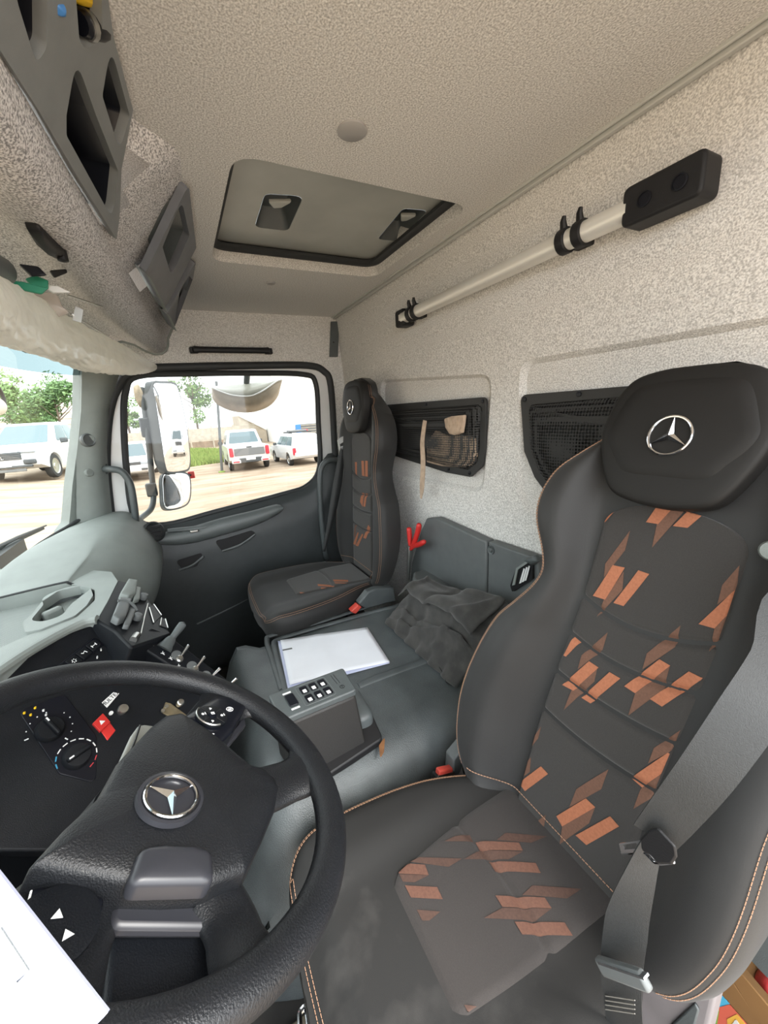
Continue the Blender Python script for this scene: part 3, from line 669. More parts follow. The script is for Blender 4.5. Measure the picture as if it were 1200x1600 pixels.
# hazard switch, label, button
hz = [fp(u, v, .006) for u, v in ((145, 1130), (161, 1114), (173, 1128), (157, 1143))]; hz2 = [fp(u, v, .001) for u, v in ((158, 1143), (172, 1129), (181, 1141), (168, 1157))]
mb = MB(); mb.prism(hz, -fn*.012); mb.prism(hz2, -fn*.01); h_ = mb.build('hazard_switch', M['red'], dash, bevel=.001)
c = sum(hz, V()) / 4 + fn*.0006; ex = (hz[1] - hz[0]).normalized(); ey = fn.cross(ex)
mb = MB(); tri = [c + ex*.006*math.cos(a) + ey*.006*math.sin(a) for a in (1.57+.0, 3.66, 5.76)]; mb.prism(tri, fn*.0004); mb.build('warning_triangle', M['white_print'], h_)
P = [fp(u, v, .0005) for u, v in ((159, 1098), (177, 1082), (186, 1084), (167, 1106))]
mb = MB(); mb.prism(P, fn*.0012); lb = mb.build('name_sticker', M['white_print'], dash)
text('sticker_lettering', 'MULTEX', sum(P, V())/4 + fn*.002, P[1] - P[0], P[0] - P[3], .0115, M['black'], lb)
mb = MB(); mb.lathe([(.011, 0), (.011, .006), (.009, .010), (.001, .0105)], fp(191, 1110), fn, 20); mb.build('push_button', M['steel'], dash)
mb = MB(); mb.lathe([(.004, 0), (.004, .004), (.001, .004)], fp(173, 1115), fn, 10); mb.build('indicator', M['white_print'], dash)
mb = MB(); mb.lathe([(.008, 0), (.008, .010), (.006, .012), (.001, .0125)], fp(280, 1100, .01), fn, 20); mb.build('push_button', M['steel'], dash)
P = [fp(u, v, .002) for u, v in ((258, 1098), (266, 1100), (296, 1122), (276, 1128), (252, 1114))]
mb = MB(); mb.prism(P, fn*.004); br = mb.build('brass_bracket', mk('worn_brass', (.23, .19, .12), .45, metal=.6, var=.3), dash, bevel=.001)
for (u, v) in ((260, 1104), (254, 1111)):
    mb = MB(); mb.lathe([(.0042, 0), (.0042, .003), (.001, .003)], fp(u, v, .006), fn, 12); mb.build('screw', M['steel'], br)

# strip of levers running down to the tunnel
def lp_(u, v, off=0): return onp(u, v, FT1 + fn * (.035 + off), fn)
P = fillet([lp_(u, v) for u, v in ((208, 1003), (237, 980), (258, 988), (385, 1084), (362, 1102))], .006)
mb = MB(); mb.prism(P, -fn*.07); ls = mb.build('lever_panel', M['dash_dark'], dash, bevel=.004)
for k, (u, v, u2, v2, big) in enumerate(((256, 1014, 279, 984, 1), (280, 1030, 289, 1015, 0), (304, 1047, 314, 1033, 0), (326, 1062, 338, 1051, 0), (350, 1078, 364, 1067, 0))):
    c = lp_(u, v); tip = lp_(u2, v2) + fn * (.03 if big else .02); ax = (tip - c)
    if big:
        mb = MB(); mb.tube([c, c + ax*.12, c + ax*.2, c + ax*.3, c + ax*.42], [.019, .017, .0145, .0135, .010], 16); gb = mb.build('lever_gaiter', M['slate'], ls)
        mb = MB(); mb.tube([c + ax*.35, c + ax*.55, c + ax*.8, c + ax*.96, tip, tip + ax*.04], [.008, .0085, .010, .010, .007, .002], 14); mb.build('joystick', M['slate'], ls)
    else:
        mb = MB(); mb.lathe([(.009, 0), (.009, .004), (.006, .006), (.005, .010), (.001, .010)], c, fn, 14); mb.build('switch_collar', M['steel'], ls)
        mb = MB(); mb.tube([c, c + ax*.7, tip, tip + ax*.06], [.0026, .0034, .0042, .0015], 10); mb.build('toggle', M['chrome'], ls)
        mb = MB(); mb.lathe([(.013, 0), (.013, .0015), (.001, .0015)], lp_(u - 4, v - 6), fn, 16); mb.build('name_plate', M['grey_plastic'], ls)
for (u, v) in ((237, 1007), (254, 1021), (266, 1029), (279, 1041), (298, 1053)):
    c = lp_(u, v, .0005); mb = MB(); mb.tube([c + fax*.005 - fay*.003, c, c + fay*.006], .0008, 5); mb.tube([c - fax*.004, c + fax*.004 + fay*.002], .0008, 5); mb.build('lever_symbol', M['white_print'], ls)
P = [lp_(u, v, .0006) for u, v in ((222, 996), (232, 988), (239, 991), (229, 999))]; mb = MB(); mb.prism(P, fn*.0006); mb.build('worn_sticker', M['dash_top'], ls)

# block with the grey flap levers and slots beside the tray
v0, v1, v2 = dz(152, 968), dz(184, 908), at(252, 985, 0, 1.06)
vn = (v1 - v0).cross(v2 - v0).normalized()
if vn.z < 0: vn = -vn
def vp(u, v, off=0): return onp(u, v, v0 + vn*off, vn)
P = fillet([vp(u, v) for u, v in ((150, 968), (184, 906), (214, 912), (234, 938), (268, 990), (240, 1000), (205, 1012), (178, 985))], .008)
mb = MB(); mb.prism(P, -vn*.08); vb = mb.build('flap_block', M['dash_dark'], dash, bevel=.005)
for poly, hh, mt in (([(172, 972), (184, 942), (203, 944), (193, 973), (182, 978)], .016, 'grey_plastic'), ([(184, 936), (198, 912), (212, 914), (208, 936), (198, 940)], .016, 'dash_top'), ([(209, 921), (218, 923), (216, 941), (206, 944)], .010, 'dash_top'), ([(190, 983), (200, 956), (212, 952), (209, 964), (200, 984)], .010, 'grey_plastic')):
    P = fillet([vp(u, v, .001) for u, v in poly], .005); mb = MB(); mb.pillow(P, vn, .006, hh); mb.build('flap_lever', M[mt], vb, smooth=50)
mb = MB(); mb.tube(spline([vp(184, 939, .02), vp(196, 939, .022), vp(208, 945, .02), vp(214, 955, .012)], 5), (.004, .003), 8); mb.build('strap_bar', M['grey_plastic'], vb)
for (u, v) in ((223, 936), (213, 968)):
    mb = MB(); mb.lathe([(.010, 0), (.012, .008), (.009, .016), (.001, .018)], vp(u, v), vn, 14); mb.build('flap_knob', M['grey_plastic'], vb)
for poly in ([(233, 950), (240, 945), (252, 962), (240, 974)], [(252, 966), (258, 968), (262, 982), (250, 978)]):
    P = [vp(u, v, .001) for u, v in poly]; mb = MB(); mb.prism(P, vn*.001); s_ = mb.build('slot', M['black'], vb)
    mb = MB(); mb.tube([P[0] + vn*.002, P[3] + vn*.002], .0014, 6); mb.tube([P[1] + vn*.002, P[2] + vn*.002], .0014, 6); mb.build('slot_rim', M['steel'], s_)
mb = MB(); mb.tube([vp(231, 943, .003), vp(226, 962, .003), vp(220, 990, .003)], .0016, 6); mb.build('divider', M['steel'], vb)
mb = MB(); mb.tube([vp(208, 1000, .004), vp(214, 992, .005)], [.008, .008], 12); mb.build('socket', M['steel'], vb)

# domed passenger side of the dash
def lobe(x):
    t = sst(1.38, 1.72, x); zt = lerp(1.872, 1.958, t); yr = lerp(.235, .135, t); yb = sinterp(base, min(x, 1.93)); zb = sinterp([(1.3, 1.84), (1.6, 1.865), (1.9, 1.94), (2, 1.96)], x)
    pr = [(yb - .005, zb + .004), (yb - .05, lerp(zb, zt, .55)), (max(.36, yr + .16) if yb > .45 else (yb + yr)/2 + .07, zt), (yr + .125, zt - .008), (yr + .07, zt - .055), (yr + .03, zt - .13), (yr + .018, zt - .21), (yr + .05, zt - .31), (yr + .14, zt - .45), (yr + .2, 1.25)]
    return spline([(x, y, z) for y, z in pr], 5)
secs = [1.375, 1.38, 1.40, 1.43, 1.47, 1.52, 1.58, 1.64, 1.70, 1.76, 1.82, 1.88, 1.93, 1.96, 1.985]
mb = MB(); mb.loft([lobe(x) for x in secs], False, False); l0 = lobe(secs[0]); mb.add(l0, [list(range(len(l0)))])
mb.build('passenger_side_shell', M['dash_top'], dash, smooth=50, recalc=False)
mb = MB(); mb.tube([p + V((-.004, -.002, .002)) for p in lobe(1.385)[:24]], .0035, 6); mb.build('shell_joint', M['rubber'], dash)
mb = MB(); mb.tube([p + V((.0, -.004, .0)) for p in lobe(1.40)[22:44]], (.008, .012), 8); mb.build('shell_edge', M['dash_top'], dash)
# centre stack below, down to the tunnel, and knee panel of the passenger side
mb = MB(); mb.prism([V((1.02, .20, 1.80)), V((1.36, .22, 1.80)), V((1.30, .20, 1.55)), V((1.22, .16, 1.10)), V((1.0, .15, 1.10)), V((.98, .16, 1.60))], (0, .40, 0)); mb.build('centre_stack', M['dash_dark'], dash, bevel=.01)
dn_ = [V((-.12, .40, 1.10)), V((-.12, .36, 1.62)), V((-.12, .40, 1.80)), V((-.12, .46, 1.865)), V((-.12, .68, 1.865)), V((-.12, .68, 1.10))]
mb = MB(); mb.prism(dn_, (.98, 0, 0)); mb.build('driver_side_shell', M['dash_dark'], dash, bevel=.02, seg=3)
hd_ = spline([(.10, .42, 1.85), (.14, .42, 1.93), (.24, .42, 1.965), (.45, .42, 1.97), (.62, .42, 1.95), (.68, .42, 1.85)], 5)
mb = MB(); mb.loft([hd_, [p + V((0, .24, -.03)) for p in hd_]], False, False); mb.build('instrument_hood', M['dash_top'], dash, solid=.015)
for x_ in (.28, .50):
    mb = MB(); mb.lathe([(.065, 0), (.065, .012), (.058, .012), (.056, .003), (.001, .003)], V((x_, .44, 1.89)), V((0, -1, .35)), 28); mb.build('gauge', M['gloss_black'], dash)
mb = MB(); mb.box((1.68, .50, 1.45), (.62, .3, .7)); mb.build('knee_panel', M['black'], dash, bevel=.03)

# windscreen wiper outside
wp = thing('wiper', at(30, 850, 1, .69), 'black wiper blade lying across the windscreen', 'wiper')
a, b = at(-30, 868, 1, .74), at(72, 821, 1, .66)
mb = MB(); mb.tube([a, lerp(a, b, .5) + V((0, 0, .004)), b], [.010, .008, .004], 8, flat=(0, 0, 1)); mb.build('arm', M['black'], wp)
mb = MB(); mb.box(lerp(a, b, .5) + V((.0, .012, -.012)), ((b-a).length, .006, .012), (b-a).to_track_quat('X', 'Z').to_matrix()); mb.build('blade', M['rubber'], wp)

# front mirror seen at the edge of the windscreen
fm = thing('front_mirror', at(2, 640, 1, 1.05), 'dark curved arm of the front mirror outside the windscreen edge', 'mirror')
mb = MB(); mb.tube(spline([at(-30, 592, 1, 1.05), at(-8, 600, 1, 1.05), at(4, 618, 1, 1.05), at(9, 640, 1, 1.05)], 6), .012, 10); mb.build('arm', M['black'], fm)
mb = MB(); mb.pillow(spline([at(u, v, 1, 1.06) for u, v in ((-30, 615), (-6, 622), (6, 634), (4, 646), (-12, 652), (-30, 654))], 4, True), V((-.2, -1, .1)), .03, .01); mb.build('housing', mk('pale_mirror_shell', (.42, .38, .30), .5), fm, smooth=60)
# ================================================================ seats
def emblem(c, ex, ey, r, parent, name='star_emblem', th=.004):
    ex = V(ex).normalized(); ey = V(ey).normalized(); n = ex.cross(ey).normalized(); c = V(c)
    mb = MB(); mb.tube([c + ex*(r*math.cos(a)) + ey*(r*math.sin(a)) for a in [2*math.pi*i/48 for i in range(48)]], (r*.075, r*.075), 8, True)
    for k in range(3):
        a = math.pi/2 + k*2*math.pi/3; d = ex*math.cos(a) + ey*math.sin(a); s_ = ex*math.cos(a + math.pi/2) + ey*math.sin(a + math.pi/2)
        i1, i2 = (ex*math.cos(a + math.pi/3) + ey*math.sin(a + math.pi/3)), (ex*math.cos(a - math.pi/3) + ey*math.sin(a - math.pi/3))
        tip = c + d*r*.99; p1 = c + i1*r*.20; p2 = c + i2*r*.20; top = c + n*th
        mb.add([tip, p1, top, p2, c], [(0, 1, 2), (0, 2, 3), (1, 4, 2), (2, 4, 3)])
    return mb.build(name, M['chrome'], parent, smooth=20, recalc=False)
def dashes(path, step, ln, r, nrm_off, name, parent, mat_):
    P = [V(p) for p in path]; L = [0]
    for a, b in zip(P, P[1:]): L.append(L[-1] + (b - a).length)
    def pos(s_):
        for i in range(len(P) - 1):
            if s_ <= L[i+1]: return P[i].lerp(P[i+1], (s_ - L[i]) / max(1e-9, L[i+1] - L[i]))
        return P[-1]
    mb = MB(); s_ = 0
    while s_ + ln < L[-1]:
        mb.tube([pos(s_) + nrm_off, pos(s_ + ln) + nrm_off], r, 4); s_ += step
    o = mb.build(name, mat_, parent, smooth=0); o['kind'] = 'stuff'; return o

WB = [(-.06, .07), (-.045, .13), (-.02, .185), (.02, .225), (.09, .248), (.16, .254), (.25, .246), (.33, .23), (.375, .205), (.42, .182), (.455, .174), (.495, .184), (.55, .206), (.60, .210), (.65, .196), (.69, .164), (.725, .128), (.76, .116), (.79, .106), (.813, .085), (.828, .04)]
HB = [(-.06, .045), (.05, .058), (.25, .055), (.36, .042), (.45, .03), (.56, .045), (.64, .035), (.70, .012), (.75, 0), (.83, 0)]
WC = [(-.045, .155), (-.02, .16), (.03, .178), (.08, .20), (.14, .222), (.22, .238), (.32, .246), (.38, .240), (.415, .218), (.433, .17), (.441, .09), (.443, .02)]
def seat(name, J, rec, cshift, label, prints, cprints, cush_mat, cushins_mat, thick=.105, bol=1.0, cth=.125, ac=0.0, sh=0.0, cy=0.0, er=0.0):
    J = V(J); r = math.radians(rec); eb = V((0, -math.sin(r), math.cos(r))); en = V((0, math.cos(r), math.sin(r))); ex = V((1, 0, 0))
    root = thing(name, V((J.x, J.y + .2, 1.055)), label, 'seat')
    WI = .108
    def WW(a, b): return sinterp(WB, b) + (er*math.exp(-((b - .44)/.10)**2) if a < 0 else 0)
    def SH(b): return sh*sst(.12, .5, b)
    def relief(a, b, w_):
        h = sinterp(HB, b)*bol; t = abs(a); x = -.014
        if w_ > WI + .01:
            x += (h + .014) * sst(WI - .004, max(WI + .02, lerp(WI, w_, .62)), abs(a - ac))
        else: x += .014
        x *= 1
        e = .034
        if t > w_ - e:
            k = min(1, (t - (w_ - e)) / e); x -= e * (1 - math.sqrt(max(0, 1 - k*k)))
        return x
    def S(a, b, off=0):
        w_ = WW(a, b); return J + ex*(a + SH(b)) + eb*b + en*(relief(max(-w_, min(w_, a)), b, w_) + off)
    rings = []
    bs = [-.06 + .89 * i / 88 for i in range(89)]
    for b in bs:
        w_ = sinterp(WB, b); ring = []
        for i in range(45):
            u = math.sin((i / 44 - .5) * math.pi); u = .5*u + .5*(2*i/44 - 1)
            ring.append(S(WW(u, b)*u, b))
        T = thick * (1 - .72 * sst(.70, .83, b)) - .035 * sst(.25, -.05, b)
        for i in range(13):
            u = 1 - 2*i/12; ring.append(J + ex*(WW(u, b)*u*.985 + SH(b)) + eb*b + en*(-T + .03*abs(u)**4))
        rings.append(ring)
    mb = MB(); mb.loft(rings); back = mb.build('backrest', M['leather'], root, smooth=50)
    # woven insert with quilting grooves
    seams = [(.411, .024), (.343, .016), (.268, .009), (.186, .009)]
    def gro(a, b):
        d = 0
        for b0, c in seams:
            x = b - (b0 + c*(a/.1)**2); d = max(d, math.exp(-(x/.0055)**2))
        puff = 0
        return -.0075*d
    def iw(b): return (WI - .004) * math.sqrt(max(.02, 1 - max(0, (b - .56)/.052)**2.6)) if b > .56 else WI - .004
    def ins(a, b, off=0):
        k = abs(a - ac) / max(.001, iw(b)); return S(a, b, .005*(1 - sst(.93, 1, k)) - .004*sst(.93, 1, k) + gro(a, b) + off)
    mb = MB(); mb.grid(lambda s_, t: ins(ac + lerp(-1, 1, s_)*iw(lerp(-.01, .61, t)), lerp(-.01, .61, t)), 28, 310); inso = mb.build('insert', M['fabric'], back, smooth=60)
    def toab(u, v):
        p = onp(u, v, J + en*(-.009), en) - J; return p.x - SH(p.dot(eb)), p.dot(eb)
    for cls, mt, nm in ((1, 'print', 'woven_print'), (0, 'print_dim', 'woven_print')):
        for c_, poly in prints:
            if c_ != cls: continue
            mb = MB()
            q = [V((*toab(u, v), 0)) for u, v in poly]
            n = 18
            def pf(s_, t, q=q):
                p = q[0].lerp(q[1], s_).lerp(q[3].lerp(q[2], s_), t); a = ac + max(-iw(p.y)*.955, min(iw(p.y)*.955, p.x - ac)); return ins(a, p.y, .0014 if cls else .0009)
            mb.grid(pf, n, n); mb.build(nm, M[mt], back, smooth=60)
    # headrest pad
    ol = [(.0, .822), (.045, .820), (.082, .808), (.102, .778), (.112, .735), (.108, .695), (.088, .645), (.070, .622), (.04, .612), (.0, .608)]
    hp = [S(0, .7).lerp(S(0, .7), 0)] and [J + ex*(a + sh) + eb*b + en*.0 for a, b in (ol + [(-a, b) for a, b in ol[-2:0:-1]])]
    hp = spline(hp, 5, True); mb = MB(); mb.pillow(hp, en, .012, .022, 9, 3.6); pad = mb.build('headrest', M['head_leather'], root, smooth=50)
    mb = MB(); il = [(.0, .80), (.05, .797), (.075, .785), (.092, .745), (.098, .715), (.078, .68), (.055, .655), (.0, .652)]
    il = spline([J + ex*(a + sh) + eb*b + en*.0305 for a, b in (il + [(-a, b) for a, b in il[-2:0:-1]])], 5, True); mb.pillow(il, en, .005, .0012, 5, 3); mb.build('headrest_facing', M['head_leather'], pad, smooth=50)
    emblem(J + ex*sh + eb*.715 + en*.0385, ex * -1, eb, .0285, pad)
    # cushion
    cc = V((J.x + cshift, J.y + cy, J.z)); SL = .06
    def crel(a, y, w_):
        t = abs(a); x = .012*sst(.10, .17, t) + .012*sst(.08, .0, y)*0
        e = .04
        if t > w_ - e:
            k = min(1, (t - (w_ - e)) / e); x -= e * (1 - math.sqrt(max(0, 1 - k*k)))
        x -= .030*sst(.36, .443, y)**1.5 + .008*sst(.1, -.04, y)
        return x
    def CS(a, y, off=0):
        w_ = sinterp(WC, y); return cc + V((a, y, crel(max(-w_, min(w_, a)), y, w_) + off))
    rings = []
    for i in range(70):
        y = lerp(-.045, .443, 1 - (1 - i/69)**1.5); w_ = sinterp(WC, y); ring = []
        for j in range(41):
            u = .5*math.sin((j/40 - .5)*math.pi) + .5*(2*j/40 - 1); ring.append(CS(w_*u, y))
        dpt = cth - .03*sst(.3, .443, y)
        for j in range(9):
            u = 1 - 2*j/8; ring.append(cc + V((w_*u*.97, min(y, .43), -dpt)))
        rings.append(ring)
    mb = MB(); mb.loft(rings); cush = mb.build('cushion', cush_mat, root, smooth=50)
    def ciw(y): return interp([(-.04, .118), (.1, .112), (.2, .102), (.262, .094), (.277, .084), (.283, .06)], y)
    def cins(a, y, off=0):
        k = abs(a)/ciw(y); g_ = math.exp(-((y - .115 - .012*(a/.1)**2)/.006)**2)
        return CS(a, y, .004*(1 - sst(.94, 1, k)) - .004*sst(.94, 1, k) - .0038*g_ - .006*sst(.268, .283, y) + off)
    mb = MB(); mb.grid(lambda s_, t: cins(lerp(-1, 1, s_)*ciw(lerp(-.04, .283, t)), lerp(-.04, .283, t)), 24, 160); mb.build('cushion_insert', cushins_mat, cush, smooth=60)
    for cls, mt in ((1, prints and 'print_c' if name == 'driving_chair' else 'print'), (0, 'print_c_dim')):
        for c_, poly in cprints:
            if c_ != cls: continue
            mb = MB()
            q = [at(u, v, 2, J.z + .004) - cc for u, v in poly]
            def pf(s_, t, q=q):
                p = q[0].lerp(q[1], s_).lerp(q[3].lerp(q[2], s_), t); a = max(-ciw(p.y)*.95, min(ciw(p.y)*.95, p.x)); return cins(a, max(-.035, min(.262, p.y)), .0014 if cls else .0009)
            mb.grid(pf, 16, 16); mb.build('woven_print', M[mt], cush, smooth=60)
    # stitching along the edges
    for sgn in (-1, 1):
        for k_, ins_ in enumerate((.010, .016)):
            path = [S(sgn*(WW(sgn, b) - ins_), b, .0008) for b in [.0 + .80*i/120 for i in range(121)]]
            dashes(path, .006, .0045, .0006, V((0, 0, 0)), 'stitching', back, M['stitch'])
    for ins_ in (.012, .018):
        path = []
        for i in range(81): y = lerp(-.02, .425, i/80); path.append(CS(sinterp(WC, y) - ins_, y, .0008))
        path += [CS(lerp(1, -1, i/30)*(sinterp(WC, .425) - ins_), .425 + .008*(1 - abs(lerp(1, -1, i/30))**3) - (ins_ - .012), .001) for i in range(31)]
        for i in range(81): y = lerp(.425, -.02, i/80); path.append(CS(-(sinterp(WC, y) - ins_), y, .0008))
        dashes(path, .006, .0045, .0006, V((0, 0, 0)), 'stitching', cush, M['stitch'])
    path = [S(lerp(-.17, .17, i/60), .012, .002) for i in range(61)]
    dashes(path, .006, .0045, .0008, V((0, .004, .004)), 'stitching', cush, M['stitch'])
    # piping at the seam between side and front panel
    mb = MB(); mb.box(cc + V((0, .2, -.20)), (.36, .38, .16)); mb.build('seat_frame', M['black'], root, bevel=.02)
    mb = MB(); mb.box(V((cc.x, cc.y + .2, 1.13)), (.40, .42, .15)); mb.build('seat_base', M['black'], root, bevel=.02)
    mb = MB(); mb.tube([cc + V((0, .2, -.28)), V((cc.x, cc.y + .2, 1.2))], .13, 20); mb.build('bellows', M['rubber'], root)
    return root, S, CS, back, cush

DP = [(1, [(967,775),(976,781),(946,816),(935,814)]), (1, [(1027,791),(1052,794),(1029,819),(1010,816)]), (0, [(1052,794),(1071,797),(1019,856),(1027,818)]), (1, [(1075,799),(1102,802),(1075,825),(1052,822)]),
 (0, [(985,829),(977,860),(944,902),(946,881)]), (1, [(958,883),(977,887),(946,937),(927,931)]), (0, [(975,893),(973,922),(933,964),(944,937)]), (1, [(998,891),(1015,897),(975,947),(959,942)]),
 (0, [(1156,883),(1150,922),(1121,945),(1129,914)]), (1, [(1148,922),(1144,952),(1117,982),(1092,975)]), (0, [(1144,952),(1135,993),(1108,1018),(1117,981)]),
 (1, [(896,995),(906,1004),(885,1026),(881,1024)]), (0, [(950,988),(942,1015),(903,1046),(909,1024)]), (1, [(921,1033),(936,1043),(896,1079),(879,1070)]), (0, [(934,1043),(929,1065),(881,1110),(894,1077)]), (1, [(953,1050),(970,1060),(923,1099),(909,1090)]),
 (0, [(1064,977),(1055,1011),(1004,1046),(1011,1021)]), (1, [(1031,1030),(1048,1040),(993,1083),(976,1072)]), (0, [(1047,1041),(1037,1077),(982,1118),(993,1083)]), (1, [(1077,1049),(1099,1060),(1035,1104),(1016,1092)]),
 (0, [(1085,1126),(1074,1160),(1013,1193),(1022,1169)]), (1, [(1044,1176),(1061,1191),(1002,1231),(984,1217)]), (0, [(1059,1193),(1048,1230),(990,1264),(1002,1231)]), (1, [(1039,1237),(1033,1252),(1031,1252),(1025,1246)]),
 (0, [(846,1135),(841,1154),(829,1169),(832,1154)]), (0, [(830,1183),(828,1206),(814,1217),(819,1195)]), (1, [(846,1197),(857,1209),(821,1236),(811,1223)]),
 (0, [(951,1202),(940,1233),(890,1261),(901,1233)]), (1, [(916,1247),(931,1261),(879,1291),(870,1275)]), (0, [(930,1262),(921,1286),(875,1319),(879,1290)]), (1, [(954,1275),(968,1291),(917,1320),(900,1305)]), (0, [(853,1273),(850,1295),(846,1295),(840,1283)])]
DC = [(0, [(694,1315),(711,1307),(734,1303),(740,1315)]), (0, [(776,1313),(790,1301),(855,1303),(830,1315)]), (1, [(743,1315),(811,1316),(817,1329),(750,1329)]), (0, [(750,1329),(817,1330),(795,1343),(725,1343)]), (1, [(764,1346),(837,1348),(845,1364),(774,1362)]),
 (0, [(641,1347),(655,1340),(722,1342),(701,1355)]), (1, [(610,1348),(664,1352),(670,1368),(603,1365)]), (0, [(603,1366),(670,1368),(648,1379),(601,1377)]), (1, [(610,1383),(683,1387),(692,1406),(620,1402)]), (0, [(615,1419),(688,1425),(671,1439),(624,1439)]),
 (0, [(816,1399),(832,1384),(909,1386),(886,1403)]), (1, [(774,1400),(851,1403),(862,1420),(785,1418)]), (0, [(785,1419),(862,1420),(837,1439),(756,1435)]), (1, [(804,1441),(882,1442),(895,1463),(816,1461)]), (1, [(895,1480),(911,1481),(907,1487),(900,1489)]), (0, [(697,1567),(762,1575),(729,1592),(694,1580)])]
PP = [(1, [(555,722),(558,722),(558,743),(556,740)]), (1, [(565,720),(569,720),(570,744),(566,743)]), (1, [(571,720),(575,720),(575,745),(571,744)]), (1, [(565,770),(569,770),(567,792),(563,784)]), (1, [(571,771),(574,771),(571,792),(568,791)]),
 (1, [(576,820),(579,825),(572,842),(568,840)]), (1, [(559,832),(561,832),(556,851),(552,850)]), (1, [(566,834),(568,835),(560,854),(556,852)]), (0, [(555,820),(557,821),(555,840),(553,838)])]
PC = [(1, [(454,924),(481,927),(482,930),(453,928)]), (1, [(457,931),(486,935),(488,938),(459,934)]), (0, [(482,925),(505,928),(485,929),(483,927)]), (1, [(496,913),(522,915),(525,918),(497,916)]), (1, [(501,918),(527,920),(530,923),(502,921)]),
 (1, [(520,906),(544,906),(544,909),(522,909)]), (1, [(522,910),(549,911),(550,912),(524,912)]), (1, [(516,932),(542,932),(545,936),(520,936)])]
drv, DS, DCS, dback, dcush = seat('driving_chair', (.335, -.46, 1.545), 17.8, .004, 'large charcoal driver seat with orange printed fabric insert beside the belt', DP, DC, M['leather_dusty'], M['fabric_red'], ac=-.010, sh=-.020, er=.045)
pas, PS, PCS, pback, pcush = seat('passenger_chair', (1.53, -.635, 1.61), 4.5, -.015, 'charcoal passenger seat with small orange prints by the far door', PP, PC, M['leather'], M['fabric'], .10, .45, .10, cy=.05)

# driver seat: recliner cover and side trim towards the door, grey bracket on the tunnel side
P = [at(u, v, 1, -.50) for u, v in ((1003, 1515), (1040, 1500), (1085, 1492), (1130, 1440), (1180, 1385), (1200, 1400), (1160, 1470), (1128, 1510), (1118, 1560), (1095, 1660), (1000, 1660), (985, 1600))]
mb = MB(); mb.prism(P, (0, -.03, 0)); mb.build('side_cover', M['purple_grey'], drv, bevel=.012, seg=3)
P = [at(u, v, 1, -.496) for u, v in ((1030, 1640), (1050, 1600), (1085, 1568), (1092, 1580), (1075, 1640))]
mb = MB(); mb.prism(P, (0, -.004, 0)); mb.build('recline_lever', M['slate'], drv, bevel=.002)
P = [at(u, v, 1, -.494) for u, v in ((1108, 1496), (1148, 1487), (1122, 1499), (1116, 1501))]
mb = MB(); mb.prism(P, (0, -.004, 0)); mb.build('fabric_tag', mk('pale_tag', (.6, .62, .5), .8), drv)
P = [at(u, v, 0, .565) for u, v in ((727, 1166), (733, 1178), (722, 1200), (716, 1214), (712, 1232), (704, 1232), (708, 1205), (709, 1188))]
mb = MB(); mb.prism(P, (.03, 0, 0)); mb.build('hinge_bracket', M['grey_plastic'], drv, bevel=.003)
mb = MB(); mb.lathe([(.02, 0), (.02, .02), (.012, .026), (.001, .026)], at(742, 1205, 0, .55), (1, .4, .3), 20); mb.build('hinge_bolt', M['steel'], drv)
for lab, rt, c0, c1, nm in (('red release button', drv, at(690, 1212, 0, .58), None, 'belt_buckle'),):
    d = V((.0, -.35, 1)).normalized(); c = at(692, 1209, 0, .575)
    R_ = Matrix.Rotation(math.radians(20), 3, 'X') @ Matrix.Rotation(math.radians(10), 3, 'Y')
    mb = MB(); mb.box(c + R_ @ V((.0, 0, -.045)), (.022, .05, .10), R_); bk = mb.build('belt_buckle', M['black'], rt, bevel=.004)
    mb = MB(); mb.box(c + R_ @ V((-.003, 0, .009)), (.016, .040, .014), R_); o = mb.build('release_button', M['red_buckle'], bk, bevel=.003)
    mb = MB(); mb.box(c + R_ @ V((-.011, 0, .004)), (.003, .046, .006), R_); mb.build('buckle_rim', M['steel'], bk)

# passenger seat: buckle stalk, plastic hinge cover, mechanism
P = [at(u, v, 0, 1.27) for u, v in ((560, 944), (575, 925), (588, 920), (616, 918), (619, 940), (600, 944), (572, 952))]
mb = MB(); mb.prism(P, (.035, 0, 0)); mb.build('hinge_cover', M['slate'], pas, bevel=.006)
P = [at(u, v, 0, 1.262) for u, v in ((548, 956), (560, 945), (566, 949), (556, 960))]
mb = MB(); mb.prism(P, (.03, 0, 0)); mb.build('release_button', M['red_buckle'], pas, bevel=.004)
mb = MB(); mb.box(at(556, 970, 0, 1.28), (.03, .06, .07)); mb.build('belt_buckle', M['black'], pas, bevel=.006)
for (u, v) in ((505, 882), (518, 884), (530, 886)):
    mb = MB(); mb.box(at(u, v, 0, 1.72), (.03, .035, .02)); mb.build('mechanism_block', M['steel'] if u == 518 else M['slate'], pas, bevel=.004)

# ---- seat belts
b1 = thing('driver_seat_belt', V((.15, -.40, 1.40)), 'dark webbing belt with steel tongue hanging beside the driver seat', 'seat belt')
pts = [V((-.105, -.70, 2.22)), V((-.02, -.64, 2.12)), at(1275, 930, 1, -.56), at(1218, 1040, 1, -.49), at(1165, 1120, 1, -.44), at(1105, 1205, 1, -.405), at(1055, 1268, 1, -.39), at(1022, 1308, 1, -.385)]
wd = V((1, 0, .55))
mb = MB(); mb.ribbon(spline(pts, 6), [V((1, .1, .62)).lerp(V((.9, .5, .35)), max(0, i - 12)/30) for i in range(43)], [lerp(.050, .040, max(0, i - 12)/30) for i in range(43)], .0016); mb.build('shoulder_webbing', M['webbing'], b1)
pts2 = [at(1018, 1316, 1, -.384), at(1000, 1370, 1, -.372), at(982, 1430, 1, -.362), at(972, 1490, 1, -.352), at(970, 1545, 1, -.345), at(975, 1600, 1, -.345), at(985, 1680, 1, -.35)]
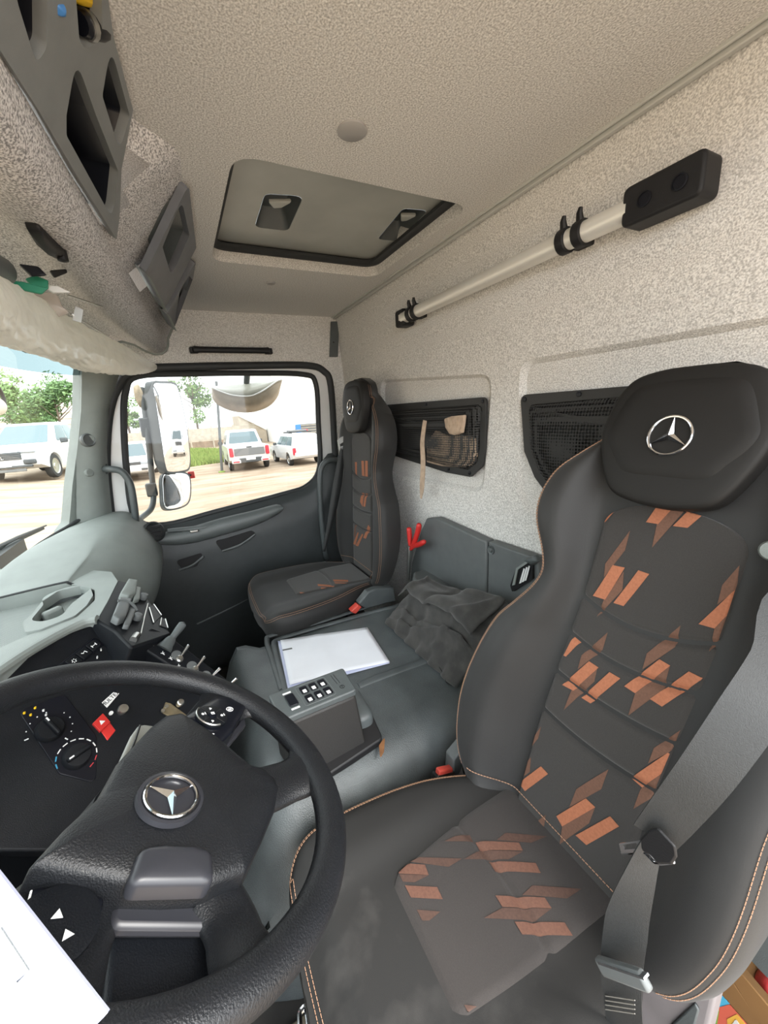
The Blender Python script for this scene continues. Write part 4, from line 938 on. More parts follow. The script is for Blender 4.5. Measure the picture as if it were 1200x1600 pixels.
mb = MB(); mb.ribbon(spline(pts2, 6), [V((.5, .8, .1)).lerp(V((1, .25, .2)), min(1, i/16)) for i in range(37)], [lerp(.022, .042, min(1, i/14)) for i in range(37)], .0016); lw = mb.build('lap_webbing', M['webbing'], b1)
pl = at(1000, 1322, 1, -.375)
def tg(u, v): return at(u, v, 1, -.378)
mb = MB(); mb.plate(fillet([tg(969, 1317), tg(1003, 1312), tg(1008, 1324), tg(1006, 1331), tg(972, 1332)], .002), [fillet([tg(975, 1319), tg(997, 1316), tg(998, 1325), tg(977, 1327)], .0012)], (0, .0025, .001)); tn_ = mb.build('tongue', M['chrome'], b1, bevel=.0006)
mb = MB(); mb.prism(fillet([tg(1002, 1310), tg(1016, 1296), tg(1030, 1292), tg(1058, 1322), tg(1060, 1338), tg(1052, 1350), tg(1030, 1349), tg(1020, 1336), tg(1006, 1330)], .004), (0, .004, .002)); mb.build('tongue_body', M['black'], b1, bevel=.002)
mb = MB(); mb.tube(spline([tg(972, 1333), tg(1003, 1331), tg(1014, 1338), tg(1026, 1348), tg(1052, 1346)], 4), .0022, 8); mb.build('tongue_rim', M['chrome'], b1)
c0, c1 = at(938, 1508, 1, -.335), at(1010, 1533, 1, -.335)
mb = MB(); mb.box((c0 + c1)/2, ((c1-c0).length, .010, .017), (c1 - c0).to_track_quat('X', 'Z').to_matrix()); mb.build('belt_slide', M['grey_plastic'], b1, bevel=.003)
mb = MB(); mb.box((c0 + c1)/2 + V((0, .002, .0095)), ((c1-c0).length, .008, .002), (c1 - c0).to_track_quat('X', 'Z').to_matrix()); mb.build('slide_edge', M['chrome'], b1)
mb = MB()
for k in range(4):
    mb.tube([at(945 + 1, 1556 + 7*k, 1, -.338), at(992, 1563 + 7*k, 1, -.338)], .0006, 4)
mb.build('webbing_stitch', mk('grey_thread', (.2, .19, .17), .8), lw)
gb_ = min(((DS(-.02*i/10 - .12, .40 + .02*j) for i in range(60) for j in range(14))), key=lambda p: (p - EYE).normalized().angle(ray(1204, 866)))
bg_ = thing('driver_belt_guide', gb_, 'pale grey belt guide knob at the shoulder of the driver seat', 'belt guide')
mb = MB(); mb.lathe([(.011, -.012), (.013, .004), (.011, .010), (.001, .012)], gb_, V((-.25, 1, .3)), 20); mb.build('knob', M['dash_top'], bg_)
mb = MB(); mb.box((-.112, -.70, 2.235), (.02, .07, .05)); mb.build('belt_anchor', M['black'], b1, bevel=.006)
b2 = thing('passenger_seat_belt', V((1.72, -.62, 1.70)), 'dark belt falling from a pale guide on the passenger seat shoulder', 'seat belt')
def pb(u, v, x=1.68): return at(u, v, 0, x)
mb = MB(); mb.plate(fillet([pb(528, 688), pb(537, 681), pb(543, 690), pb(543, 702), pb(532, 705)], .006), [[pb(531, 694), pb(538, 690), pb(539, 695), pb(532, 699)]], (.012, 0, 0)); mb.build('belt_guide', mk('pale_plastic', (.42, .43, .42), .5), b2, bevel=.003)
L_ = spline([pb(532, 699), pb(520, 760), pb(511, 820), pb(504, 862)], 6); R_ = spline([pb(539, 698), pb(535, 750), pb(525, 800), pb(508, 862)], 6)
mb = MB(); mb.loft([[a, b] for a, b in zip(L_, R_)], False, False); mb.build('shoulder_webbing', M['webbing'], b2, solid=.0016)
# ================================================================ steering wheel
WC0 = V((.405, .0814, 1.940)); wn = V((0, -.534, .8455)).normalized(); wx = V((1, 0, 0)); wy = wn.cross(wx)
def wp_(u, v, off=0): return onp(u, v, WC0 + wn*off, wn)
wh = thing('steering_wheel', WC0 - wn*.05, 'black grained truck steering wheel with chrome star emblem and button pods', 'steering wheel')
RM = .1975
mb = MB(); mb.tube([WC0 + wx*(RM*math.cos(a)) + wy*(RM*math.sin(a)) for a in [2*math.pi*i/96 for i in range(96)]], (.0155, .0175), 18, True, flat=wn); mb.build('rim', M['wheel_skin'], wh, smooth=80)
def rimpt(u, v):
    d = wp_(u, v) - WC0; return WC0 + d.normalized()*RM
def spoke(pts, wid, th, name='spoke', mt='wheel_skin'):
    P = spline(pts, 6); n = len(P); mb = MB()
    mb.tube(P, [(lerp(th, th*.9, i/(n-1)), interp(wid, i/(n-1))) for i in range(n)], 16, flat=wn); return mb.build(name, M[mt], wh, smooth=70)
spoke([wp_(392, 1240, -.018), wp_(430, 1228, -.016), wp_(468, 1212, -.008), rimpt(508, 1192)], [(0, .034), (.5, .030), (.8, .034), (1, .042)], .012)
spoke([wp_(335, 1400, -.022), wp_(358, 1440, -.022), wp_(378, 1490, -.012), rimpt(420, 1560)], [(0, .026), (.5, .024), (.8, .03), (1, .05)], .012)
spoke([wp_(300, 1160, -.02), wp_(330, 1125, -.012), wp_(352, 1100, -.006), rimpt(372, 1082)], [(0, .03), (.5, .034), (1, .055)], .010)
spoke([wp_(120, 1400, -.03), wp_(70, 1470, -.022), rimpt(20, 1570)], [(0, .04), (.5, .045), (1, .055)], .012)
# hub pad
pad = [(275,1131),(306,1150),(336,1173),(362,1197),(387,1217),(406,1222),(421,1236),(427,1250),(421,1285),(400,1335),(373,1388),(322,1408),(255,1411),(187,1409),(110,1396),(47,1385),(30,1386),(80,1330),(140,1273),(173,1213),(224,1157),(250,1136)]
pl_ = fillet([wp_(u, v, -.012) for u, v in pad], .006); mb = MB(); mb.pillow(pl_, wn, .016, .012, 8, 2.6); mb.loft([[p - wn*.03 for p in pl_], pl_], True, True); hub = mb.build('hub_pad', M['wheel_skin'], wh, smooth=50)
low = fillet([wp_(u, v, .002) for u, v in ((207,1350),(240,1345),(300,1346),(322,1354),(326,1404),(187,1408))], .008); mb = MB(); mb.pillow(low, wn, .008, .010, 5, 3); mb.build('lower_pad', M['wheel_gloss'], hub, smooth=50)
mb = MB(); P = fillet([wp_(u, v, -.03) for u, v in ((190,1410),(322,1410),(330,1440),(320,1470),(160,1470),(170,1425))], .01); mb.prism(P, wn*.012); mb.build('lower_cover', M['wheel_gloss'], wh, bevel=.004)
mb = MB(); P = fillet([wp_(u, v, -.05) for u, v in ((165,1470),(320,1466),(335,1520),(300,1600),(150,1620))], .01); mb.prism(P, wn*.012); mb.build('column_cover', M['dash_dark'], wh, bevel=.004)
ec = wp_(268, 1244, .0195)
e1, e2 = wp_(310, 1244, .0195) - ec, wp_(268, 1200, .0195) - ec
er = .5*((wp_(228,1247,.0195) - wp_(309,1240,.0195)).length)
mb = MB(); mb.lathe([(er*1.30, -.004), (er*1.27, .0005), (er*1.15, .001), (er*1.04, -.0015), (.001, -.001)], ec, wn, 48); mb.build('emblem_dish', M['wheel_gloss'], hub)
sd = (wp_(269, 1275, .0195) - ec).normalized(); emblem(ec + wn*.001, wn.cross(sd) * -1, sd, er, hub, th=.005)
# upper right button pod
pod = fillet([wp_(u, v, -.002) for u, v in ((277,1131),(336,1092),(356,1093),(383,1108),(362,1148),(338,1172),(333,1164))], .006)
mb = MB(); mb.prism(pod, -wn*.02); mb.pillow(pod, wn, .004, .004, 4, 3); pd = mb.build('button_pod', M['gloss_black'], wh, smooth=40)
bc = wp_(330, 1121, .006); br_ = .5*(wp_(308,1124,.006) - wp_(352,1118,.006)).length
mb = MB(); mb.lathe([(br_, 0), (br_, .003), (br_*.92, .004), (br_*.35, .0035), (.001, .0035)], bc, wn, 36); rb = mb.build('ring_button', M['dash_dark'], pd)
ax1 = (wp_(352,1118,.006) - bc).normalized(); ax2 = wn.cross(ax1)
mb = MB(); mb.tube([bc + wn*.004 + ax1*(br_*math.cos(a)) + ax2*(br_*math.sin(a)) for a in [2.2 + 2.6*i/20 for i in range(21)]], .0013, 6); mb.build('ring_rim', M['steel'], pd)
for k in range(4):
    a = .5 + k*math.pi/2; d = ax1*math.cos(a) + ax2*math.sin(a); mb = MB(); mb.tube([bc + wn*.0038 + d*br_*.35, bc + wn*.0038 + d*br_*.97], .0006, 4); mb.build('button_gap', M['black'], rb)
    d = ax1*math.cos(a + .78) + ax2*math.sin(a + .78); c = bc + wn*.0041 + d*br_*.62; mb = MB()
    if k % 2: mb.lathe([(.002, 0), (.002, .0004), (.0005, .0004)], c, wn, 10); mb.tube([c + ax1*.004 - ax2*.001, c + ax1*.004 + ax2*.003], .0006, 4)
    else: mb.tube([c - ax1*.0025 - ax2*.0015, c, c - ax1*.0025 + ax2*.0015], .0007, 4)
    mb.build('button_symbol', M['white_print'], rb)
mb = MB(); mb.lathe([(br_*.3, 0), (br_*.28, .0055), (.001, .006)], bc, wn, 20); rc_ = mb.build('centre_button', M['gloss_black'], pd)
mb = MB(); c = bc + wn*.006; mb.tube([c - ax1*.002 - ax2*.001, c + ax1*.002 - ax2*.001, c + ax1*.002 + ax2*.002, c - ax1*.002 + ax2*.002, c - ax1*.002 - ax2*.001], .0007, 4); mb.build('button_symbol', M['white_print'], pd)
for (u, v) in ((296, 1126), (333, 1149), (359, 1108)):
    c = wp_(u, v, .0065); mb = MB()
    if u == 359:
        mb.tube([c + ax1*(.005*math.cos(a)) + ax2*(.004*math.sin(a)) for a in [2*math.pi*i/16 for i in range(16)]], .0006, 4, True); mb.box(c, (.005, .003, .0006), Matrix((ax1, ax2, wn)).transposed())
    else: mb.tube([c + ax1*(.0025*math.cos(a)) + ax2*(.0025*math.sin(a)) for a in [.6 + 4*i/10 for i in range(11)]], .0008, 5)
    mb.build('button_symbol', M['white_print'], pd)
for p, q in (((286, 1129), (303, 1139)), ((320, 1146), (333, 1157))):
    mb = MB(); mb.tube([wp_(*p, .0058), wp_(*q, .0058)], .0008, 5); mb.build('button_gap', M['steel'], pd)
mb = MB(); P = [wp_(u, v, -.024) for u, v in ((378,1120),(381,1140),(350,1178),(338,1178),(345,1166),(368,1140))]; mb.prism(P, wn*.008); mb.build('pod_back', M['wheel_gloss'], wh, bevel=.002)
# lower left button pod
pod = fillet([wp_(u, v, -.016) for u, v in ((44,1392),(110,1402),(160,1410),(150,1450),(128,1480),(95,1500),(40,1490))], .006)
mb = MB(); mb.prism(pod, -wn*.02); mb.pillow(pod, wn, .003, .004, 4, 3); pd = mb.build('button_pod', M['gloss_black'], wh, smooth=40)
bc = wp_(82, 1452, -.008); mb = MB(); mb.lathe([(.028, 0), (.028, .003), (.025, .004), (.001, .0035)], bc, wn, 32); mb.build('ring_button', M['dash_dark'], pd)
for (u, v, a) in ((90, 1430, 1.2), (105, 1461, -.4)):
    c = wp_(u, v, -.0035); mb = MB(); mb.prism([c + ax1*(.0042*math.cos(a + k*2.094)) + ax2*(.0042*math.sin(a + k*2.094)) for k in range(3)], wn*.0004); mb.build('arrow_symbol', M['white_print'], pd)
for p, q in (((49, 1392), (45, 1407)), ((110, 1413), (113, 1406)), ((137, 1421), (141, 1415))):
    mb = MB(); mb.tube([wp_(*p, -.007), wp_(*q, -.007)], .0008, 5); mb.build('button_symbol', M['white_print'], pd)
c = wp_(60, 1401, -.008); mb = MB(); mb.tube([c - ax1*.002, c + ax1*.002], .0006, 4); mb.tube([c - ax2*.002, c + ax2*.002], .0006, 4); mb.build('button_symbol', M['white_print'], pd)
# column and stalk
col = thing('steering_column', WC0 + V((0, .25, -.55)), 'dark steering column shroud behind the steering wheel', 'steering column')
cx = -wn
mb = MB(); mb.tube([WC0 + cx*.035, WC0 + cx*.09, WC0 + cx*.2, WC0 + cx*.35, WC0 + cx*.62], [(.05, .06), (.065, .075), (.07, .08), (.06, .07), (.05, .06)], 20, flat=wy); mb.build('shroud', M['dash_dark'], col, smooth=60)
stk = thing('column_stalk', wp_(215, 1170, -.06), 'grey flat control stalk sticking out behind the wheel hub', 'stalk')
P = [wp_(u, v, -.05) for u, v in ((178, 1225), (186, 1190), (205, 1148), (216, 1133), (226, 1131), (247, 1134), (252, 1144), (235, 1170), (210, 1205), (195, 1232))]
mb = MB(); mb.prism(fillet(P, .006), -wn*.022); mb.build('paddle', mk('stalk_plastic', (.22, .23, .21), .4), stk, bevel=.006, seg=3)
mb = MB(); mb.tube([wp_(219, 1133, -.0485), wp_(212, 1155, -.0485), wp_(200, 1185, -.0485)], .0014, 6); mb.build('paddle_groove', M['black'], stk)
mb = MB(); mb.tube([wp_(235, 1165, -.06), wp_(250, 1240, -.06)], .014, 12); mb.build('stalk_arm', M['dash_dark'], stk)

# ================================================================ engine tunnel
ZT = 1.55
def tsec(y):
    f = sst(-.06, .10, y); dzz = -.30*f; l = .055*f
    pr = [(.600, 1.06, 0), (.604, 1.30, 0), (.615, 1.43, 1), (.645, 1.505, 1), (.70, 1.541, 1), (.78, ZT, 1), (.90, ZT, 1), (1.05, ZT, 1), (1.18, ZT, 1), (1.225, ZT - .002, 1), (1.255, ZT - .014, 1), (1.272, ZT - .05, 1), (1.276, 1.30, 0), (1.278, 1.06, 0)]
    fl = .06*sst(-.13, -.06, y); pr = [(x + (fl*sst(1.1, 1.2, x)), z, k) for x, z, k in pr]
    return spline([(x + (l if x < .9 else -l), y, max(1.06, z + (dzz if k else dzz*.3))) for x, z, k in pr], 4)
ys = [-.70, -.62, -.55, -.4, -.28, -.18, -.12, -.08, -.05, -.02, .01, .05, .09, .125]
mb = MB(); mb.loft([tsec(y) for y in ys], False, False); 
tun = tag(mb.build('engine_tunnel', M['tunnel'], smooth=50, recalc=False), 'wide grey grained engine cover between the two seats', 'engine cover')
def tz(u, v, o=0): return at(u, v, 2, ZT + o)
for pts, r in (([(447, 1082), (437, 1045), (429, 1010), (433, 1000), (470, 988), (540, 968), (600, 952), (640, 945)], (.006, .010)), ([(560, 1072), (590, 1060), (625, 1047), (668, 1032), (690, 1024)], (.007, .014)), ([(440, 1078), (425, 1030), (417, 1000), (428, 992), (500, 972), (600, 940)], (.005, .009))):
    mb = MB(); mb.tube(spline([tz(u, v, -.001) for u, v in pts], 6), r, 12, flat=(0, 0, 1)); mb.build('moulded_ridge', M['tunnel'], tun, smooth=70)

# ---- papers on the tunnel
pp = thing('paper_sheets', tz(520, 1025), 'stack of white printed sheets lying on the engine cover', 'paper')
for k, (dx, mt, poly) in enumerate(((0, 'paper_edge', [(434, 1002), (573, 983), (609, 1036), (450, 1078)]), (1, 'paper', [(438, 1000), (574, 980), (609, 1033), (453, 1071)]))):
    mb = MB(); q = [tz(u, v, .003 + .0035*k) for u, v in poly]
    def pf(s_, t, q=q, k=k):
        p = q[0].lerp(q[1], s_).lerp(q[3].lerp(q[2], s_), t); return p + V((0, 0, .003*math.sin(3.1*s_ + .8)*k*t + .002*k*math.exp(-((s_-.42)/.08)**2)))
    mb.grid(pf, 20, 12); mb.build('sheet', M[mt], pp, solid=.0008, smooth=60)
P = [tz(u, v, .0078) for u, v in ((441, 1015), (456, 1012), (457, 1014), (442, 1017))]; mb = MB(); mb.prism(P, (0, 0, .0003)); mb.build('printed_lines', M['grey_plastic'], pp)
for (u, v) in ((566, 1064), (668, 1050), (551, 952)):
    pass

# ---- control box on the tunnel
def bx_(u, v, x=.70): return at(u, v, 0, x)
f0, f1, f2, f3 = bx_(445, 1122), bx_(556, 1086), bx_(577, 1166), bx_(512, 1194)
f0 = bx_(441, 1120); ztop = (f0.z + f1.z)/2
f3.z = f2.z = 1.535; f3.y = f2.y + .15; 
cb = thing('control_box', V((.76, -.18, 1.55)), 'black lift control box with grey keypad standing on the engine cover', 'control box')
cbk = at(421, 1088, 2, ztop + .005); cbr = at(535, 1046, 2, ztop + .005)
b_l = V((f0.x, f0.y, ztop)); b_r = V((f1.x, f1.y, ztop))
t4 = [b_l, b_r, cbr, cbk]
bot = [V((.69, b_l.y - .005, 1.541)), V((.69, b_r.y - .012, 1.541)), V((cbr.x - .005, cbr.y, 1.541)), V((cbk.x - .005, cbk.y, 1.541))]
mb = MB(); mb.loft([bot, [p - V((0, 0, .012)) for p in t4]]); body = mb.build('box_body', mk('black_leatherette', (.020, .019, .018), .55, bump=.4, bscale=500), cb, bevel=.006)
kn_ = (t4[1] - t4[0]).cross(t4[3] - t4[0]).normalized()
if kn_.z < 0: kn_ = -kn_
lidp = fillet([p + (p - sum(t4, V())/4)*.03 for p in t4], .008)
mb = MB(); mb.prism([p - kn_*.012 for p in lidp], kn_*.016); kp = mb.build('keypad', M['slate'], cb, bevel=.003)
ka, kb = (t4[1] - t4[0]), (t4[3] - t4[0])
def kq(s_, t, o=.0042): return t4[0] + ka*s_ + kb*t + kn_*o
def kquad(s0, s1, t0_, t1_, o=.0042): return [kq(s0, t0_, o), kq(s1, t0_, o), kq(s1, t1_, o), kq(s0, t1_, o)]
mb = MB(); mb.tube(fillet(kquad(.33, .76, .12, .9), .006), .0009, 6, True); mb.build('key_border', M['grey_plastic'], kp)
for i in range(3):
    for j in range(2):
        s0, t_ = .37 + i*.13, .18 + j*.36
        mb = MB(); mb.prism(fillet(kquad(s0, s0 + .105, t_, t_ + .29), .004), kn_*.0012); key = mb.build('key', M['gloss_black'], kp, bevel=.0005)
        mb = MB(); mb.prism(fillet(kquad(s0 + .025, s0 + .075, t_ + .03, t_ + .15, .0055), .001), kn_*.0004); mb.build('key_symbol', M['white_print'], kp)
mb = MB(); mb.prism(fillet(kquad(.15, .27, .28, .72), .004), kn_*.003); mb.build('rocker', M['gloss_black'], kp, bevel=.001)
for t_ in (.16, .78):
    mb = MB(); mb.prism(kquad(.15, .26, t_, t_ + .06), kn_*.0006); mb.build('mark_strip', M['white_print'], kp)
c = kq(.88, .28); mb = MB(); mb.tube([c + ka.normalized()*(.005*math.cos(a)) + kb.normalized()*(.005*math.sin(a)) for a in [2*math.pi*i/16 for i in range(16)]], .0006, 4, True); mb.tube([c - kb.normalized()*.003, c + kb.normalized()*.003], .0006, 4); mb.tube([kq(.85, .45), kq(.85, .85)], .0006, 4); mb.tube([kq(.89, .45), kq(.89, .85)], .0006, 4); mb.build('maker_mark', M['black'], kp)
P = [V((.665, b_l.y + .02, 1.512)), V((.68, b_r.y - .05, 1.538)), V((.76, b_r.y - .055, 1.556)), V((.76, b_l.y, 1.556))]
mb = MB(); mb.prism(fillet(P, .015), (0, 0, .018)); bb = mb.build('mounting_plate', M['black'], cb, bevel=.003)
bp_ = at(584, 1174, 0, .69); mb = MB(); mb.lathe([(.009, -.012), (.009, .003), (.007, .005), (.001, .006)], bp_, V((-.7, -.5, .5)), 16); mb.build('bolt', M['steel'], cb)
mb = MB(); mb.pillow(fillet([V((.72, b_r.y - .005, 1.552)), V((.72, b_r.y - .05, 1.552)), V((.83, b_r.y - .055, 1.552)), V((.84, b_r.y, 1.552))], .02), (0, 0, 1), .02, .03); mb.build('bracket_gusset', M['slate'], cb, smooth=50)
mb = MB(); mb.pillow(fillet([tz(592, 1165), tz(602, 1150), tz(600, 1175), tz(594, 1186)], .004), (0, 0, 1), .001, .0006); mb.build('rust_stain', mk('rust', (.22, .10, .04), .9, var=.4), cb)

# ---- black cloth bag heaped on the rear of the tunnel
bgm = thing('black_cloth_bag', V((1.08, -.62, ZT)), 'crumpled black cloth bag heaped on the rear end of the engine cover', 'bag')
c00, c10, c11, c01 = tz(602, 974, .004), tz(712, 1078, .004), at(800, 952, 1, -.70), at(655, 915, 1, -.70)
random.seed(3)
def bf(s_, t):
    p = c00.lerp(c10, s_).lerp(c01.lerp(c11, s_), t)
    cr = lambda x: math.exp(-(x/.035)**2)
    h = .030*math.sin(math.pi*min(1, t*1.1)) + .016*cr(t - .22 - .12*s_) + .020*cr(t - .10 - .35*(s_ - .2)) - .010*cr(s_ - .30 - .25*t) + .012*cr(s_ - .22 + .1*t) + .010*cr(s_ - .62 - .3*t) + .004*math.sin(9*s_ + 7*t)
    fl = .03*sst(.38, .45, t) - .015*sst(.5, .8, t)
    e = min(1, 6*min(t + .02, s_ + .03, 1.03 - s_))
    e2 = .016*abs(math.sin(6*s_*math.pi))*(1 - sst(0, .2, t))
    return p + V((0, 0, max(.0, (h + fl)*e + .006)))+ V((e2, e2*.4, 0))
mb = MB(); mb.grid(bf, 70, 60); mb.build('cloth', M['black_cloth'], bgm, solid=.003, smooth=80)
def bf2(s_, t):
    p = bf(lerp(.02, .95, s_), lerp(.42, 1, t)); return p + V((0, .01*(1-t), .010 + .022*(1 - t) + .004*math.sin(12*s_)))
mb = MB(); mb.grid(bf2, 50, 20); mb.build('flap', M['black_cloth'], bgm, solid=.003, smooth=80)
mb = MB(); mb.ribbon(spline([tz(690, 1042, .02), tz(698, 1056, .012), tz(702, 1066, .006), tz(716, 1070, .005)], 5), V((.5, -.5, 0)), .02, .002); mb.build('strap', M['webbing'], bgm)

# ---- grey storage panel on the rear wall
sp = thing('rear_storage_panel', V((1.0, -.79, 1.55)), 'grey plastic storage moulding on the lower rear wall behind the engine cover', 'storage panel')
def rp(u, v, y=-.79): return at(u, v, 1, y)
mb = MB(); mb.prism(fillet([rp(636, 960), rp(643, 880), rp(657, 830), rp(666, 810), rp(680, 809), rp(760, 846), rp(759, 960)], [.0, .0, .02, .01, .02, 0, 0]), (0, -.035, 0)); mb.build('panel', M['grey_plastic'], sp, bevel=.006)
mb = MB(); mb.prism([rp(763, 846), rp(840, 873), rp(850, 960), rp(761, 960)], (0, -.035, 0)); p2 = mb.build('panel', M['grey_plastic'], sp, bevel=.005)
mb = MB(); mb.lathe([(.014, 0), (.014, .004), (.009, .002), (.006, .008), (.001, .009)], rp(768, 859), (0, 1, .1), 20); mb.build('turn_screw', M['slate'], p2)
bxp = fillet([V((x, y, 1.665)) for x, y in ((1.24, -.80), (1.24, -.745), (1.19, -.708), (1.02, -.708), (.70, -.722), (.70, -.80))], .02)
mb = MB(); mb.prism(bxp, (0, 0, -.3)); mb.build('lower_bin', M['grey_plastic'], sp, bevel=.010, seg=3)
P = fillet([rp(u, v, -.782) for u, v in ((806, 888), (822, 878), (832, 880), (832, 905), (800, 925), (797, 915))], .004)
mb = MB(); mb.prism(P, (0, -.012, 0)); s_ = mb.build('document_slot', M['black'], sp)
mb = MB(); mb.prism([rp(u, v, -.777) for u, v in ((800, 915), (806, 888), (822, 877), (824, 880), (809, 890), (804, 914))], (0, -.004, 0)); mb.build('slot_rim', M['dash_top'], sp)
for k in range(3):
    mb = MB(); mb.prism([rp(u + 4*k, v - 2*k, -.7765 - .0008*k) for u, v in ((811, 912), (818, 888), (820, 889), (814, 911))], (0, -.001, 0)); mb.build('booklet_page', M['white_print'], sp)
mb = MB(); mb.pillow(fillet([rp(u, v, -.785) for u, v in ((818, 874), (840, 866), (846, 876), (836, 882))], .006), (0, 1, 0), .01, .006); mb.build('end_cap', M['slate'], sp)

# ---- red handled pliers in the bin
pk = thing('red_pliers', rp(650, 845, -.745), 'tool with bright red handles stuck behind the passenger seat', 'pliers')
for pts in ([(642, 858), (648, 845), (653, 830), (655, 818)], [(642, 858), (646, 853), (654, 851), (664, 846)], [(641, 852), (640, 838), (639, 824)]):
    P = spline([rp(u, v, -.74) for u, v in pts], 5); n = len(P); mb = MB(); mb.tube(P, [interp([(0, .007), (.3, .010), (.9, .0105), (1, .006)], i/(n-1)) for i in range(n)], 12); mb.build('grip', M['red'], pk, smooth=70)
mb = MB(); mb.tube([rp(641, 852, -.742), rp(640, 866, -.742), rp(639, 880, -.742), rp(638, 905, -.742)], [.012, .012, .009, .006], 10); mb.build('jaws', M['steel'], pk)

# ================================================================ net pockets on the rear wall
def np_(u, v, d=.004): return at(u, v, 1, YR + d)
def net_pocket(label, outer, hole, lipline, screws, bulge):
    t = thing('net_pocket', np_(*outer[len(outer)//2]), label, 'net pocket')
    O = fillet([np_(u, v, .002) for u, v in outer], .02); H = fillet([np_(u, v, .002) for u, v in hole], .015)
    mb = MB(); mb.plate(O, [H], (0, .008, 0)); fr = mb.build('frame', M['netting_hard'], t, bevel=.002)
    mb = MB(); back = [p + V((0, -.0145 + .004, 0)) for p in O]
    mb = MB(); mb.prism([p + V((0, .0005, 0)) for p in H], (0, -.001, 0)); mb.build('backing', M['black'], t)
    c = sum(H, V())/len(H); mb = MB(); mb.pillow([c + (p - c)*1.01 + V((0, .004, 0)) for p in H], (0, 1, 0), bulge, .002, 9, 2.0); ncap = len(mb.f) - 2; mb.f.pop(ncap); mb.mi.pop(ncap)
    mb.build('netting', M['net'], t, smooth=70)
    mb = MB(); mb.ribbon(spline([np_(u, v, d) for u, v, d in lipline], 6), V((0, .1, 1)), .014, .003); mb.build('hem', M['netting_hard'], t)
    for (u, v) in screws:
        mb = MB(); mb.lathe([(.006, 0), (.006, .003), (.001, .004)], np_(u, v, .010), (0, 1, 0), 10); mb.build('screw', M['gloss_black'], fr)
    return t
net_pocket('black framed net pocket holding a beige cloth behind the passenger seat', [(598, 633), (763, 620), (761, 700), (757, 728), (738, 745), (700, 738), (606, 708)], [(606, 642), (754, 632), (752, 700), (748, 722), (734, 733), (700, 727), (612, 702)], [(608, 652, .012), (650, 662, .035), (700, 660, .036), (752, 640, .012)], [(606, 637), (666, 632), (754, 627), (734, 739), (701, 733)], .045)
net_pocket('empty black net pocket on the rear wall behind the driver seat', [(816, 617), (1010, 601), (1010, 780), (860, 775), (838, 745), (822, 705)], [(830, 633), (1000, 618), (1000, 766), (866, 762), (848, 738), (833, 700)], [(832, 640, .012), (900, 655, .03), (990, 655, .03)], [(820, 624), (905, 616)], .03)
# beige cloth inside, its corner hanging over the hem, a strap
bc_ = thing('beige_cloth', np_(700, 720, .01), 'crumpled beige cloth inside the net pocket, its corner hanging out', 'cloth')
P = fillet([np_(u, v, .008) for u, v in ((667, 722), (668, 690), (682, 672), (700, 680), (716, 678), (744, 684), (747, 712), (738, 728), (712, 730), (690, 728))], .008)
mb = MB(); mb.pillow(P, (0, 1, 0), .014, .002, 6, 2); mb.build('bundle', M['beige_cloth'], bc_, smooth=60)
for poly in ([(668, 718), (672, 690), (712, 702), (708, 722)], [(704, 724), (712, 690), (744, 688), (744, 712), (728, 730)], [(682, 676), (700, 680), (714, 684), (700, 700), (676, 694)]):
    mb = MB(); mb.pillow(fillet([np_(u, v, .016) for u, v in poly], .008), (0, 1, 0), .008, .001, 5, 2); mb.build('fold', M['beige_cloth'], bc_, smooth=60)
hang = fillet([np_(u, v, .047) for u, v in ((696, 654), (708, 650), (729, 648), (727, 664), (725, 676), (712, 680), (704, 678), (698, 668))], .006)
mb = MB(); mb.pillow(hang, (0, 1, 0), .010, .004, 6, 2); hg = mb.build('hanging_corner', M['beige_cloth'], bc_, smooth=60)
for k in range(4):
    mb = MB(); mb.tube([np_(700 + 7*k, 653 - k*.6, .060), np_(702 + 6*k, 664, .0615), np_(705 + 4*k, 676, .055)], .0016, 6); mb.build('pleat', M['beige_cloth'], hg)
stp = thing('beige_strap', np_(660, 700, .05), 'thin beige strap hanging down from the net pocket', 'strap')
mb = MB(); mb.ribbon(spline([np_(664, 657, .052), np_(660, 690, .056), np_(661, 720, .056), np_(660, 750, .054), np_(658, 779, .052)], 6), V((1, .2, 0)), [lerp(.016, .022, min(1, i/12)) if i < 20 else lerp(.022, .006, (i-20)/4) for i in range(25)], .003); mb.build('strip', M['beige_cloth'], stp)

# ================================================================ aluminium rail under the roof seam
YA, ZA = -.785, 2.618
rl = thing('bunk_rail', V((.85, YA, ZA - .03)), 'aluminium tube rail with black end brackets on the rear wall', 'rail')
mb = MB(); mb.tube([(1.285, YA, ZA), (.49, YA, ZA)], .0195, 24); mb.build('tube', M['alu'], rl)
def blk(x0, x1, z0, z1, y0=YR + .012, y1=YA + .018):
    P = fillet([V((x0, y1, z0)), V((x1, y1, z0)), V((x1, y1, z1)), V((x0, y1, z1))], .012); return P, V((0, y0 - y1, 0))
P, v_ = blk(.372, .497, ZA - .03, ZA + .032); mb = MB(); mb.prism(P, v_); eb_ = mb.build('end_bracket', M['black'], rl, bevel=.005, seg=3)
for x in (.405, .458):
    mb = MB(); mb.lathe([(.012, .0), (.012, .001), (.0095, .0015), (.008, -.006), (.001, -.006)], (x, YA + .019, ZA), (0, 1, 0), 18); mb.build('bolt_hole', M['gloss_black'], eb_)
P, v_ = blk(1.265, 1.325, ZA - .028, ZA + .028, y1=YA + .014); mb = MB(); mb.prism(P, v_); eb_ = mb.build('end_bracket', M['black'], rl, bevel=.005)
mb = MB(); mb.box((1.285, YA + .016, ZA), (.014, .006, .02)); mb.build('end_window', M['alu'], eb_, bevel=.002)
